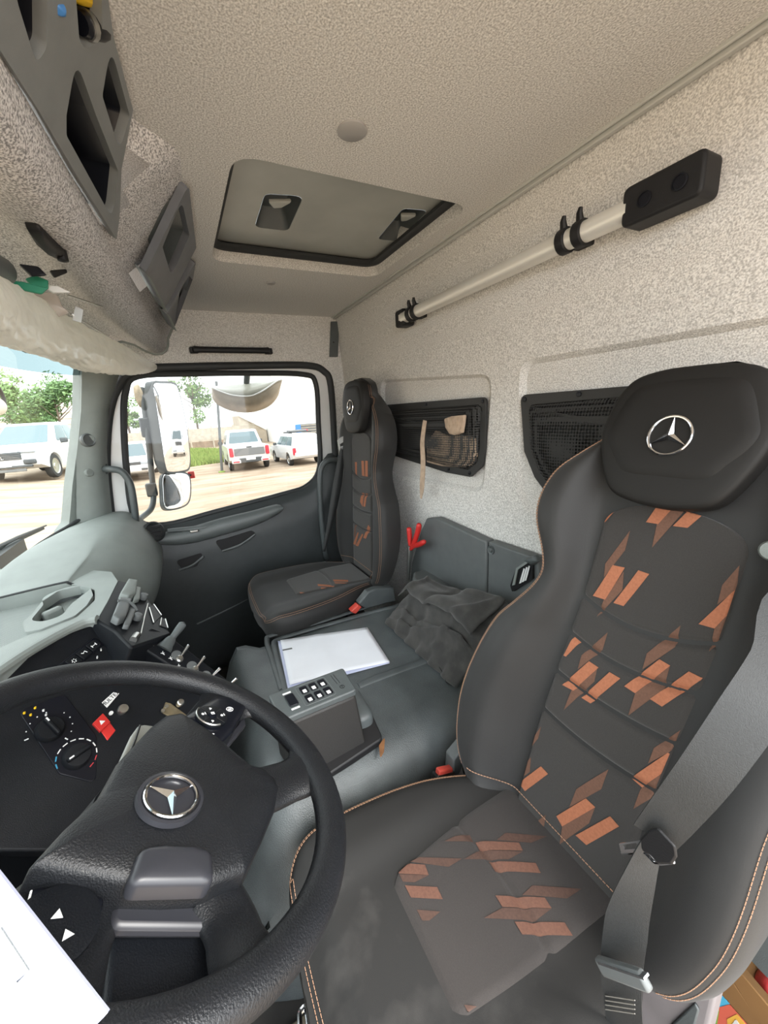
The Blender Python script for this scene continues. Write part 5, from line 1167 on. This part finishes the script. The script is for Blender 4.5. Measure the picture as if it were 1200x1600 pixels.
for xs_ in ((.588, .625), (1.20, 1.232)):
    for x in xs_:
        mb = MB(); mb.tube([(x - .010, YA, ZA), (x + .010, YA, ZA)], .0245, 20); ck = mb.build('clamp', M['black'], rl, bevel=.002)
        mb = MB(); mb.tube([(x, YA + .006, ZA + .02), (x - .002, YA + .012, ZA + .034), (x - .004, YA + .012, ZA + .042)], [(.008, .010), (.006, .009), (.004, .007)], 10); mb.build('clamp_tab', M['black'], ck)
    mb = MB(); mb.box((sum(xs_)/2, (YA + YR)/2 - .004, ZA), (.04, .04, .03)); mb.build('clamp_foot', M['black'], rl, bevel=.004)

# ================================================================ sheets close to the open door
fs = thing('loose_papers', EYE + ray(40, 1560)/600*.19, 'white sheets of paper close to the camera beside the steering wheel', 'paper')
ppn = V((-.72, .10, .68)).normalized(); pp0 = EYE + ray(100, 1500)/600*.19
def fq(u, v, o=0): return onp(u, v, pp0 + ppn*o, ppn)
mb = MB(); mb.prism([fq(u, v) for u, v in ((-40, 1310), (0, 1358), (172, 1577), (166, 1584), (150, 1600), (90, 1660), (-40, 1660))], ppn*.0025); mb.build('sheet', M['paper_edge'], fs)
mb = MB(); mb.prism([fq(u, v, .004) for u, v in ((-60, 1380), (-40, 1390), (0, 1462), (28, 1540), (50, 1602), (70, 1670), (-60, 1670))], ppn*.0012); mb.build('top_sheet', mk('bright_paper', (.92, .92, .92), .8), fs)
mb = MB(); mb.tube([fq(2, 1449, .0032), fq(46, 1516, .0032), fq(26, 1535, .0032)], .00035, 4); mb.build('printed_line', M['slate'], fs)

# ================================================================ clutter behind the driver seat
cbx = thing('fruit_carton', V((.2, -.62, 1.06)), 'brown cardboard carton with a printed peach picture behind the driver seat', 'box')
def cq(u, v, y=-.60): return at(u, v, 1, y)
c4 = [cq(1100, 1500), cq(1128, 1508), cq(1152, 1545), cq(1190, 1600), cq(1230, 1690), cq(1040, 1720)]
mb = MB(); mb.prism(c4, (0, -.12, 0)); bd = mb.build('carton_body', M['cardboard'], cbx, bevel=.002)
mb = MB(); mb.prism([cq(1128, 1506), cq(1142, 1502), cq(1216, 1590), cq(1200, 1640), cq(1185, 1600)], (0, -.02, -.01)); mb.build('flap', M['cardboard'], cbx, bevel=.002)
for poly, col_, o in (([(1117, 1543), (1111, 1556), (1126, 1576), (1141, 1569)], (.10, .55, .85), .001), ([(1111, 1558), (1091, 1596), (1080, 1680), (1150, 1680), (1126, 1577)], (.02, .02, .035), .0008), ([(1122, 1574), (1140, 1569), (1178, 1612), (1200, 1680), (1122, 1680), (1119, 1600)], (.80, .16, .10), .0014), ([(1136, 1592), (1152, 1584), (1165, 1600), (1160, 1640), (1140, 1630)], (.9, .5, .08), .002), ([(1118, 1572), (1124, 1578), (1120, 1604), (1115, 1590)], (.25, .5, .08), .0018), ([(1141, 1604), (1150, 1592), (1158, 1604), (1150, 1640)], (.85, .85, .82), .0026)):
    mb = MB(); mb.prism(fillet([cq(u, v, -.60 + o) for u, v in poly], .002), (0, .0006, 0)); mb.build('printed_picture', mk('carton_print', tuple(c*.6 for c in col_), .5), cbx)
cc_ = cq(1105, 1587, -.5985); mb = MB(); mb.tube([cc_ + V((.0055*math.cos(a), 0, .009*math.sin(a))) for a in [2*math.pi*i/20 for i in range(20)]], .0006, 4, True); mb.box(cc_, (.004, .001, .006)); mb.build('printed_seal', M['white_print'], cbx)
rbg = thing('red_plastic_bag', cq(1190, 1570, -.70), 'crumpled red and clear plastic bag beside the carton', 'bag')
for poly, mt, y in (([(1155, 1510), (1180, 1505), (1200, 1560), (1190, 1580), (1165, 1545)], 'clear_film', -.66), ([(1182, 1515), (1215, 1520), (1230, 1600), (1205, 1585), (1186, 1555)], 'red', -.65)):
    P = fillet([cq(u, v, y) for u, v in poly], .01); mb = MB(); mb.pillow(P, (0, 1, 0), .03, .0, 7, 2); mb.pillow(P, (0, -1, 0), .03, .0, 5, 2); mb.build('film', M[mt] if mt != 'red' else mk('red_film', (.45, .04, .04), .3, var=.4, vscale=30, bump=.8, bscale=60), rbg, smooth=80)
rt = thing('belt_reel_cover', cq(1190, 1440, -.62), 'dark grey moulded cover with a round plug low beside the driver seat', 'cover')
mb = MB(); mb.prism(fillet([cq(u, v, -.58) for u, v in ((1185, 1430), (1205, 1400), (1260, 1400), (1260, 1540), (1200, 1530), (1172, 1500), (1165, 1480))], .006), (0, -.08, 0)); mb.build('shell', M['slate'], rt, bevel=.006)
mb = MB(); mb.lathe([(.009, 0), (.009, .003), (.005, .002), (.001, .001)], cq(1196, 1446, -.579), (0, 1, 0), 16); mb.build('plug', M['dash_top'], rt)
# floor of the driver's footwell: pedal and dusty mat
mt_ = thing('floor_mat', V((.40, .05, 1.055)), 'dusty tan rubber mat on the driver footwell floor', 'mat')
mb = MB(); mb.prism(fillet([V((x, y, 1.056)) for x, y in ((.08, -.15), (.58, -.15), (.58, .38), (.08, .38))], .05), (0, 0, .012)); mb.build('sheet', M['dirty'], mt_, bevel=.003)
sg = thing('seat_slide_handle', at(472, 1585, 2, 1.42), 'chrome loop handle below the front edge of the driver seat', 'handle')
P = spline([at(470, 1640, 2, 1.42), at(468, 1590, 2, 1.42), at(472, 1578, 2, 1.42), at(479, 1579, 2, 1.42), at(486, 1640, 2, 1.42)], 5)
mb = MB(); mb.tube(P, .004, 8); mb.build('loop', M['chrome'], sg)
# ================================================================ outside: mirrors on the passenger side
mr = thing('door_mirror', at(238, 790, 0, 2.3), 'tall grey outside mirror on a bent tube arm beyond the passenger window', 'mirror')
def mq(u, v, p0, n): return onp(u, v, p0, n)
m0 = V((2.36, .03, 2.30)); mn = V((-.70, -.71, .02)).normalized()
gl = [(240, 602), (252, 599), (272, 601), (279, 612), (290, 660), (296, 705), (296, 726), (290, 734), (266, 737), (259, 728), (253, 690), (244, 630)]
G = spline([mq(u, v, m0, mn) for u, v in gl], 4, True)
cg = sum(G, V())/len(G)
mb = MB(); mb.pillow([p - mn*.003 for p in G], mn, .0022, .003, 4, 2); mb.build('mirror_glass', M['mirror'], mr, smooth=80)
H = [cg + (p - cg)*1.05 for p in G]
mb = MB(); mb.loft([H, [cg + (p - cg)*1.05 - mn*.05 for p in G], [cg + (p - cg)*.85 - mn*.085 for p in G]]); mb.build('housing', M['slate'], mr, smooth=50)
P = spline([at(222, 606, 0, 2.42), at(226, 640, 0, 2.40), at(232, 690, 0, 2.38), at(237, 740, 0, 2.36), at(240, 775, 0, 2.33), at(236, 795, 0, 2.28), at(222, 808, 0, 2.2), at(208, 818, 0, 2.08)], 6)
mb = MB(); mb.tube(P, .014, 12); mb.build('arm', M['slate'], mr, smooth=70)
mb = MB(); mb.box(at(228, 668, 0, 2.40), (.05, .05, .10)); mb.build('clamp', M['slate'], mr, bevel=.008)
mb = MB(); mb.pillow(fillet([at(u, v, 0, 2.42) for u, v in ((208, 604), (216, 600), (226, 615), (226, 640), (218, 636), (210, 620))], .008), (-1, 0, 0), .015, .01); mb.build('dusty_wrap', mk('dusty_wrap', (.45, .38, .28), .9, var=.3, vscale=40), mr, smooth=60)
m2 = thing('wide_angle_mirror', at(245, 770, 0, 2.33), 'small rounded outside mirror below the tall one', 'mirror')
m0 = V((2.33, .03, 1.98)); mn2 = V((-.80, -.55, .22)).normalized()
G = spline([mq(u, v, m0, mn2) for u, v in ((256, 742), (275, 739), (292, 741), (297, 752), (297, 775), (291, 788), (272, 795), (258, 792), (255, 770))], 4, True); cg = sum(G, V())/len(G)
mb = MB(); mb.pillow([p - mn2*.003 for p in G], mn2, .007, .003, 5, 2); mb.build('mirror_glass', M['mirror'], m2, smooth=80)
mb = MB(); mb.loft([[cg + (p - cg)*1.07 for p in G], [cg + (p - cg)*1.05 - mn2*.03 for p in G], [cg + (p - cg)*.8 - mn2*.055 for p in G]]); mb.build('housing', M['slate'], m2, smooth=50)
mb = MB(); mb.box(at(237, 765, 0, 2.34), (.05, .05, .07)); mb.build('clamp', M['slate'], m2, bevel=.008)
mk_ = thing('red_marker_lamp', at(299, 742, 0, 2.5), 'small red side marker beside the small outside mirror', 'lamp')
mb = MB(); mb.box(at(299, 742, 0, 2.50), (.02, .035, .04)); mb.build('lens', M['red'], mk_, bevel=.004)
mb = MB(); mb.tube([at(299, 742, 0, 2.50), at(285, 745, 0, 2.42)], .006, 8); mb.build('stem', M['black'], mk_)
# kerb mirror over the door glass
km = thing('kerb_mirror', at(385, 600, 0, 2.32), 'half moon kerb mirror hanging at the top of the passenger window', 'mirror')
arc = [at(u, v, 0, 2.30) for u, v in ((330, 606), (333, 625), (348, 637), (370, 644), (395, 644), (420, 635), (435, 618), (440, 594))]
inn = [at(u, v, 0, 2.24) for u, v in ((331, 606), (345, 612), (365, 618), (390, 619), (408, 612), (422, 603), (432, 596), (440, 593))]
mb = MB(); mb.loft([spline(arc, 4), [lerp(a, b, .5) + V((-.02, 0, -.004)) for a, b in zip(spline(arc, 4), spline(inn, 4))], spline(inn, 4)], False, False); mb.build('bowl', mk('kerb_ground_reflection', (.42, .36, .28), .35, var=.2, vscale=18), km, smooth=70, solid=.004)  # the beige is the ground's reflection, painted into the bowl colour
up_ = [at(u, v, 0, 2.29) for u, v in ((332, 606), (360, 592), (392, 582), (440, 580))]
mb = MB(); mb.loft([spline(inn, 4), spline([at(330, 606, 0, 2.30), at(338, 604, 0, 2.3), at(350, 603, 0, 2.3), at(365, 602, 0, 2.3), at(385, 600, 0, 2.3), at(405, 598, 0, 2.3), at(425, 595, 0, 2.3), at(440, 592, 0, 2.3)], 4)], False, False); mb.build('mirror_glass', mk('kerb_glass', (.36, .36, .31), .12), km, smooth=70, solid=.003)
mb = MB(); mb.tube(spline(inn, 4), .004, 8); mb.build('rim', M['white_paint'], km)
mb = MB(); mb.tube([at(385, 600, 0, 2.31), at(388, 560, 0, 2.25), at(388, 530, 0, 2.1)], .016, 10); mb.build('bracket', M['slate'], km)

# ================================================================ outside: yard
def gz(x, y): return .10*max(0, y - 2.6)
mb = MB()
def gf(a, b):
    x = lerp(-60, 120, a); y = lerp(-110, 110, b); return V((x, y, gz(x, y)))
mb.grid(gf, 60, 80); struct(mb.build('ground', M['dirt'], smooth=60, recalc=False), 'pale dry dirt yard outside the truck')
def gp(u, v):
    p = at(u, v, 2, 0)
    for _ in range(8): p = at(u, v, 2, gz(p.x, p.y))
    return p
# grass strip by the fence
q = [gp(296, 730), gp(352, 722), gp(356, 704), gp(292, 703)]
mb = MB(); random.seed(5)
for k in range(5200):
    s_, t = random.random(), random.random(); p = q[0].lerp(q[1], s_).lerp(q[3].lerp(q[2], s_), t)
    h = random.uniform(.12, .34); d = V((random.uniform(-.12, .12), random.uniform(-.12, .12), h)); w_ = V((random.uniform(-1, 1), random.uniform(-1, 1), 0)).normalized()*.05
    mb.add([p - w_, p + w_, p + d], [(0, 1, 2)])
gr = mb.build('grass', M['matgrass'], smooth=0, recalc=False); tag(gr, 'strip of bright green grass in front of the concrete fence', 'grass', kind='stuff')
# concrete slab fence
fence = thing('concrete_fence', V((42, 0, 0)), 'weathered concrete slab fence along the far side of the yard', 'fence')
XF = 42.0
for k in range(24):
    y0 = -7 + 2.0*k; g = gz(XF, y0)
    for j in range(3):
        mb = MB(); mb.box((XF, y0 + 1.0, g + .33 + .62*j), (.06, 1.86, .60)); mb.build('slab', M['concrete'] if j else mk('dark_slab', (.25, .19, .14), .9, var=.2, vscale=3) if k == 0 else (bpy.data.materials['dark_slab']), fence)
    mb = MB(); mb.box((XF, y0, g + 1.0), (.14, .14, 2.1)); mb.build('post', M['concrete'], fence)
# white hall on the far side, blue framed shutter
hall = thing('white_hall', V((46, -22, 0)), 'tall plain white hall wall behind the parked cars', 'building')
h0 = at(437, 690, 0, 38.0)
mb = MB(); mb.box((44, h0.y - 12, 6), (12, 24, 12)); mb.build('wall', M['plaster'], hall)
s0, s1 = at(469, 663, 0, 37.9), at(512, 679, 0, 37.9)
mb = MB(); mb.box((37.95, (s0.y + s1.y)/2, (s0.z + s1.z)/2), (.1, abs(s1.y - s0.y), abs(s1.z - s0.z))); sh = mb.build('shutter', M['car_grey'], hall)
for k in range(5):
    mb = MB(); mb.box((37.87, (s0.y + s1.y)/2, lerp(s0.z, s1.z, (k + .5)/5)), (.06, abs(s1.y - s0.y), .06)); mb.build('slat', M['concrete'], sh)
a = at(467, 662, 0, 37.8); mb = MB(); mb.box((37.85, a.y + .1, (s0.z + s1.z)/2), (.1, .5, abs(s1.z - s0.z))); mb.build('blue_jamb', M['blue'], hall)
hs = thing('beige_shed', V((45, -7, 0)), 'low beige shed with a sloping roof beside the white hall', 'building')
r0 = at(372, 650, 0, 43); r1 = at(416, 672, 0, 43)
mb = MB(); mb.prism([V((43, r0.y, 0)), V((43, r1.y, 0)), V((43, r1.y, r1.z)), V((43, r0.y, r0.z))], (5, 0, 0)); mb.build('wall', mk('beige_render', (.55, .48, .38), .9, var=.1, vscale=2), hs)
mb = MB(); mb.prism([V((42.8, r0.y, r0.z)), V((42.8, r1.y, r1.z)), V((42.8, r1.y, r1.z + .25)), V((42.8, r0.y, r0.z + .25))], (5.3, 0, 0)); mb.build('roof', M['plaster'], hs)
fh = thing('pale_warehouse', V((90, 30, 0)), 'long pale ribbed warehouse roof behind the trees ahead', 'building')
mb = MB(); mb.box((95, 33, 4.2), (14, 34, 8.4)); wb = mb.build('wall', mk('pale_sheet', (.62, .60, .56), .7, var=.05, vscale=1), fh)
for k in range(8):
    mb = MB(); mb.box((87.95, 33, .8 + 1.0*k), (.1, 34, .16)); mb.build('rib', M['concrete'], fh)
# thin post
pb_ = gp(347, 738); po = thing('thin_post', pb_, 'thin grey metal post standing in the yard before the cars', 'post')
tp_ = at(338, 596, 0, pb_.x); mb = MB(); mb.tube([pb_, tp_], .06, 10); mb.build('pole', M['slate'], po)
mb = MB(); mb.lathe([(.16, 0), (.16, .05), (.07, .08), (.001, .08)], pb_, (0, 0, 1), 14); mb.build('foot', M['matgrass'], po)

# ---- trees
def tree(label, base_, h, r, n, mat_, trunk_r=.14, lean=0):
    t = thing('tree', base_, label, 'tree', 'trees beyond the yard')
    b = V(base_); mb = MB(); P = [b, b + V((0, lean*.3, h*.3)), b + V((.1, lean*.6, h*.55)), b + V((0, lean, h*.85))]
    mb.tube(P, [trunk_r, trunk_r*.8, trunk_r*.55, trunk_r*.2], 8)
    for k in range(7):
        a = random.uniform(0, 6.28); z0 = random.uniform(.35, .7)*h; s_ = b + V((0, lean*.5, z0)); mb.tube([s_, s_ + V((math.cos(a)*r*.5, math.sin(a)*r*.5, r*.35)), s_ + V((math.cos(a)*r*.8, math.sin(a)*r*.8, r*.6))], [trunk_r*.4, trunk_r*.25, .02], 6)
    mb.build('trunk', M['bark'], t)
    mb = MB(); blobs = [(V((random.gauss(0, .45)*r, random.gauss(0, .45)*r + lean*.7, h*.62 + random.gauss(0, .17)*h)), random.uniform(.25, .5)*r) for _ in range(14)]
    for k in range(n):
        c, rr = random.choice(blobs); d = V((random.gauss(0, 1), random.gauss(0, 1), random.gauss(0, 1))).normalized()*rr*random.uniform(.5, 1.1); p = b + c + d
        u_ = V((random.gauss(0, 1), random.gauss(0, 1), random.gauss(0, 1))).normalized(); v_ = u_.orthogonal().normalized(); s_ = random.uniform(.10, .24)*max(1, r/2.2)
        mb.add([p - u_*s_, p + v_*s_*.5, p + u_*s_, p - v_*s_*.5], [(0, 1, 2, 3)])
    mb.build('crown', mat_, t, smooth=0, recalc=False)
random.seed(11)
def tb(u, x): p = at(u, 690, 0, x); return V((x, p.y, gz(x, p.y)))
tree('loose tall tree above the concrete fence near the tall mirror', tb(313, 46), 8.2, 2.2, 2400, M['leafm'])
tree('bushy tree rising ahead beyond the white pickup bonnet', tb(28, 58), 8.4, 3.2, 3200, M['leafm'])
tree('round tree ahead close to the windscreen pillar', tb(102, 47), 7.4, 2.2, 3000, M['leaf_dark'])
tree('low spreading tree ahead at the outer end of the windscreen view', tb(-25, 46), 6.0, 2.2, 2400, M['leaf_dark'])
tree('low dark shrub growing behind the fence ahead', tb(62, 70), 5.2, 3.0, 2400, M['leaf_dark'])
tree('slim tree seen beyond the tube arm of the mirror', tb(206, 46), 6.2, 1.2, 1200, M['leafm'])

# ---- cars
def car(name, label, typ, loc, yaw, s_=1.0, extra=None):
    t = thing(name, V(loc), label, 'car')
    rot = Matrix.Rotation(yaw, 3, 'Z'); L0 = V(loc)
    def T(x, y, z): return L0 + rot @ (V((x, y, z))*s_)
    dims = {'pickup': (2.65, .93, .55, 1.16, 1.84, -.85, 1.45, -.62, .62, 1.62, -1.62, .40), 'wagon': (2.12, .82, .38, .95, 1.46, -2.0, 1.05, -1.75, .35, 1.28, -1.25, .30), 'hatch': (2.1, .88, .42, 1.02, 1.60, -2.0, 1.05, -1.75, .25, 1.30, -1.28, .33)}
    hl, hw, zb, zs, zr, gx0, gx1, rx0, rx1, wf, wr, wrad = dims[typ]
    def arch(cx): return [(cx + (wrad + .08)*math.cos(a), wrad + (wrad + .06)*math.sin(a)) for a in [i*math.pi/8 for i in range(9)]]
    hood = zs - .06
    prof = [(hl - .04, zb), (hl, zb + .22), (hl - .03, hood - .18), (hl - .22, hood - .04), (gx1 - .1, hood + .05), (gx1 - .35, zs)]
    prof += [(-hl + .04, zs), (-hl, zs - .1), (-hl, zb + .1), (-hl + .06, zb)]
    prof += arch(wr)[::-1] + arch(wf)[::-1]
    R_ = []
    for y, k in ((-hw, .94), (-hw*.96, 1), (-hw*.5, 1.0), (0, 1.0), (hw*.5, 1.0), (hw*.96, 1), (hw, .94)):
        R_.append([T(x*(1 - .03*(abs(y)/hw)**4), y, (zb + .3) + (z - zb - .3)*(k if z > zb + .3 else 1)) for x, z in prof])
    mb = MB()
    n = len(prof)
    mb.loft(R_, True, True); body = mb.build('body', M['car_white'], t, smooth=40)
    # cabin
    gw, rw_ = hw*.95, hw*.74
    B_ = [T(gx0, -gw, zs - .02), T(gx1, -gw, zs - .02), T(gx1, gw, zs - .02), T(gx0, gw, zs - .02)]; R4 = [T(rx0, -rw_, zr), T(rx1, -rw_, zr), T(rx1, rw_, zr), T(rx0, rw_, zr)]
    R5 = [lerp(p, sum(R4, V())/4, .06) + V((0, 0, .03*s_)) for p in R4]
    mb = MB(); mb.loft([B_, R4, R5]); cab = mb.build('cabin', M['car_white'], t, smooth=30, bevel=.05*s_)
    def face(i, j, a0, a1, b0, b1, nm):
        f = lambda a, b: B_[i].lerp(B_[j], a).lerp(R4[i].lerp(R4[j], a), b)
        P = [f(a0, b0), f(a1, b0), f(a1, b1), f(a0, b1)]; nn = (P[1] - P[0]).cross(P[3] - P[0]).normalized()
        c = sum(P, V())/4; cc = sum(B_ + R4, V())/8
        if nn.dot(c - cc) < 0: nn = -nn
        mb = MB(); mb.prism(fillet([p + nn*.006 for p in P], .05*s_), nn*.012); return mb.build(nm, M['car_glass'], cab)
    face(1, 2, .06, .94, .08, .92, 'windscreen'); face(0, 3, .08, .92, .14 if typ == 'pickup' else .08, .9, 'rear_window')
    for i, j in ((0, 1), (3, 2)):
        if typ == 'pickup': face(i, j, .08, .44, .12, .88, 'side_window'); face(i, j, .47, .84, .12, .88, 'side_window')
        else: face(i, j, .05, .32, .12, .88, 'side_window'); face(i, j, .35, .62, .12, .88, 'side_window'); face(i, j, .64, .88, .12, .88, 'side_window')
    for wx_ in (wf, wr):
        for sg_ in (-1, 1):
            c = T(wx_, sg_*(hw - .10), wrad); ax = rot @ V((0, sg_, 0))
            mb = MB(); mb.lathe([(.05*s_, -.1*s_), (wrad*.97*s_, -.1*s_), (wrad*s_, -.06*s_), (wrad*s_, .06*s_), (wrad*.93*s_, .1*s_), (wrad*.66*s_, .1*s_), (wrad*.62*s_, .06*s_), (.05*s_, .06*s_)], c, ax, 28); wo = mb.build('wheel', M['tyre'], t)
            mb = MB(); mb.lathe([(.02*s_, .08*s_), (wrad*.2*s_, .085*s_), (wrad*.24*s_, .065*s_), (wrad*.6*s_, .07*s_), (wrad*.66*s_, .095*s_), (wrad*.66*s_, .05*s_), (.02*s_, .05*s_)], c, ax, 20); mb.build('rim', M['steel'], wo)
    def bx(x, y, z, sx, sy, sz, nm, mt, par=t, bev=.02):
        mb = MB(); mb.box(T(x, y, z), (sx*s_, sy*s_, sz*s_), rot); return mb.build(nm, M[mt], par, bevel=bev*s_)
    if typ == 'pickup':
        bx(-hl - .01, 0, 1.0 - .08, .05, hw*1.45, .34, 'tailgate_panel', 'car_grey')
        for sg_ in (-1, 1):
            bx(-hl - .005, sg_*(hw - .12), .93, .08, .17, .42, 'tail_lamp', 'tail_red', bev=.04); bx(-hl - .06, sg_*(hw - .28), .50, .1, .40, .17, 'bumper_corner', 'car_white', bev=.04); bx(-hl - .115, sg_*(hw - .28), .49, .02, .28, .06, 'reflector', 'tail_red', bev=.005)
            bx(hl - .16, sg_*(hw - .28), .99, .30, .46, .12, 'headlamp', 'lamp_clear', bev=.04); bx(hl - .03, sg_*(hw - .24), .66, .10, .34, .15, 'fog_lamp', 'car_dark', bev=.04)
            bx(.85, sg_*(hw + .1), 1.22, .14, .22, .17, 'door_mirror', 'car_dark', bev=.04)
        bx(-hl - .05, 0, .53, .08, 1.0, .2, 'bumper', 'car_dark'); bx(-hl - .10, 0, .60, .03, .42, .13, 'number_plate', 'white_print', bev=.004); bx(-hl - .02, 0, 1.13, .04, .26, .05, 'tailgate_handle', 'car_dark')
        g_ = bx(hl - .015, 0, .86, .06, 1.02, .24, 'grille', 'car_dark'); bx(hl + .03, 0, .60, .04, .46, .11, 'number_plate', 'white_print', bev=.004)
        for k in range(4): bx(hl + .02, 0, .77 + .055*k, .02, .96, .012, 'grille_bar', 'car_grey', g_, .002)
        bx(hl - .0, 0, .53, .10, 1.5, .07, 'bumper', 'car_dark'); bx(hl - .02, 0, .42, .06, 1.1, .1, 'skid_plate', 'car_grey')
        mb = MB(); c = T(hl + .045, 0, .87); ry = rot @ V((0, 1, 0)); rz = V((0, 0, 1))
        mb.tube([c + (ry*a + rz*b)*s_ for a, b in ((-.09, -.07), (-.03, .0), (-.05, .07), (.02, .08))], .014*s_, 6); mb.tube([c + (ry*a + rz*b)*s_ for a, b in ((-.03, 0), (.03, -.02), (.02, -.09), (.08, -.08))], .014*s_, 6); mb.build('grille_badge', M['chrome'], t)
    else:
        bx(-hl - .03, 0, zb + .18, .12, hw*1.8, .22, 'bumper', 'car_white', bev=.05); bx(hl - .02, 0, zb + .15, .12, hw*1.8, .24, 'bumper', 'car_white', bev=.05)
        for sg_ in (-1, 1):
            bx(-hl - .0, sg_*(hw - .09), zs - .22, .1, .15, .34, 'tail_lamp', 'tail_red', bev=.03); bx(hl - .14, sg_*(hw - .22), hood - .16, .22, .34, .14, 'headlamp', 'lamp_clear', bev=.04); bx(.55, sg_*(hw + .08), zs + .06, .12, .18, .12, 'door_mirror', 'car_dark', bev=.03); bx(hl + .03, sg_*(hw - .22), zb + .12, .05, .24, .1, 'fog_lamp', 'car_dark', bev=.02)
        bx(-hl - .03, 0, zs - .32, .03, .5, .14, 'number_plate', 'white_print', bev=.004); bx(hl + .05, 0, zb + .2, .03, .5, .12, 'number_plate', 'white_print', bev=.004)
        g_ = bx(hl - .03, 0, zb + .38, .08, hw*1.25, .13, 'grille', 'car_dark')
        mb = MB(); c = T(hl + .03, 0, zb + .38); ry = rot @ V((0, 1, 0)); mb.tube([c + (ry*math.cos(a) + V((0, 0, 1))*math.sin(a))*.075*s_ for a in [2*math.pi*i/20 for i in range(20)]], .011*s_, 6, True); mb.tube([c + (ry*a + V((0, 0, 1))*b)*s_ for a, b in ((-.05, .05), (-.02, -.06), (0, .0), (.02, -.06), (.05, .05))], .009*s_, 6); mb.build('grille_badge', M['chrome'], t)
        if typ == 'wagon':
            for x in (-1.1, -.2): bx(x, 0, zr + .13, .06, hw*1.5, .04, 'rack_bar', 'car_dark')
            for y in (-.5, .5): bx(-.65, y, zr + .10, 1.4, .04, .05, 'rack_rail', 'car_dark')
            bx(-.9, .1, zr + .19, .5, .9, .08, 'rack_load', 'car_grey'); bx(-.9, -.35, zr + .19, .45, .12, .09, 'rack_bag', 'tail_red')
    return t
pr_ = (gp(362, 734) + gp(425, 731))/2
car('white_pickup', 'white pickup seen from behind with grey tailgate beyond the passenger window', 'pickup', (pr_.x + 1.62 + .2, pr_.y, 0), math.radians(-2), 1.0)
wg = gp(478, 727)
car('white_estate_car', 'small white estate car with a roof rack beside the white hall', 'wagon', (wg.x + 2.0, wg.y - .1, 0), math.radians(3), 1.0)
hc = gp(208, 752)
car('white_hatchback', 'white hatchback half hidden behind the tall outside mirror', 'hatch', (hc.x + 1.6, hc.y, gz(hc.x, hc.y)), math.radians(178), 1.02)
fp_ = gp(14, 756)
car('white_crew_pickup', 'white crew cab pickup facing the windscreen', 'pickup', (fp_.x - math.cos(math.radians(170))*2.65*1.34, fp_.y - math.sin(math.radians(170))*2.65*1.34, gz(fp_.x, fp_.y) - .04), math.radians(170), 1.34)

# ---- white tractor truck standing behind, seen in the tall mirror
tk = thing('white_truck', V((3.3, -40, 0)), 'white truck front reflected in the tall outside mirror', 'truck')
def tb_(x, y, z, sx, sy, sz, nm, mt, bev=.08):
    mb = MB(); mb.box((3.3 + x, -40 + y, z), (sx, sy, sz)); return mb.build(nm, M[mt], tk, bevel=bev)
cabt = tb_(0, 0, 2.0, 2.45, 2.0, 2.4, 'cab', 'car_white', .15)
tb_(0, 1.0, 2.45, 2.1, .06, .85, 'windscreen', 'car_glass'); tb_(0, 1.0, 1.55, 1.5, .08, .42, 'grille', 'car_dark'); tb_(0, 1.06, .72, 2.5, .3, .5, 'bumper', 'car_white')
for sx in (-1, 1):
    tb_(sx*.95, 1.2, .75, .4, .08, .22, 'headlamp', 'lamp_clear'); tb_(sx*1.4, .9, 2.4, .22, .18, .8, 'side_mirror', 'car_dark')
    mb = MB(); mb.lathe([(.1, -.15), (.5, -.15), (.52, 0), (.5, .15), (.1, .15)], (3.3 + sx*1.05, -40.1, .52), (1, 0, 0), 24); mb.build('wheel', M['tyre'], tk)
tb_(0, -4, 2.2, 2.45, 5.6, 2.6, 'body_box', 'car_white', .05)
for k in range(2):
    for sx in (-1, 1):
        mb = MB(); mb.lathe([(.1, -.2), (.5, -.2), (.52, 0), (.5, .2), (.1, .2)], (3.3 + sx*1.0, -40 - 4.2 - 1.2*k, .52), (1, 0, 0), 24); mb.build('wheel', M['tyre'], tk)
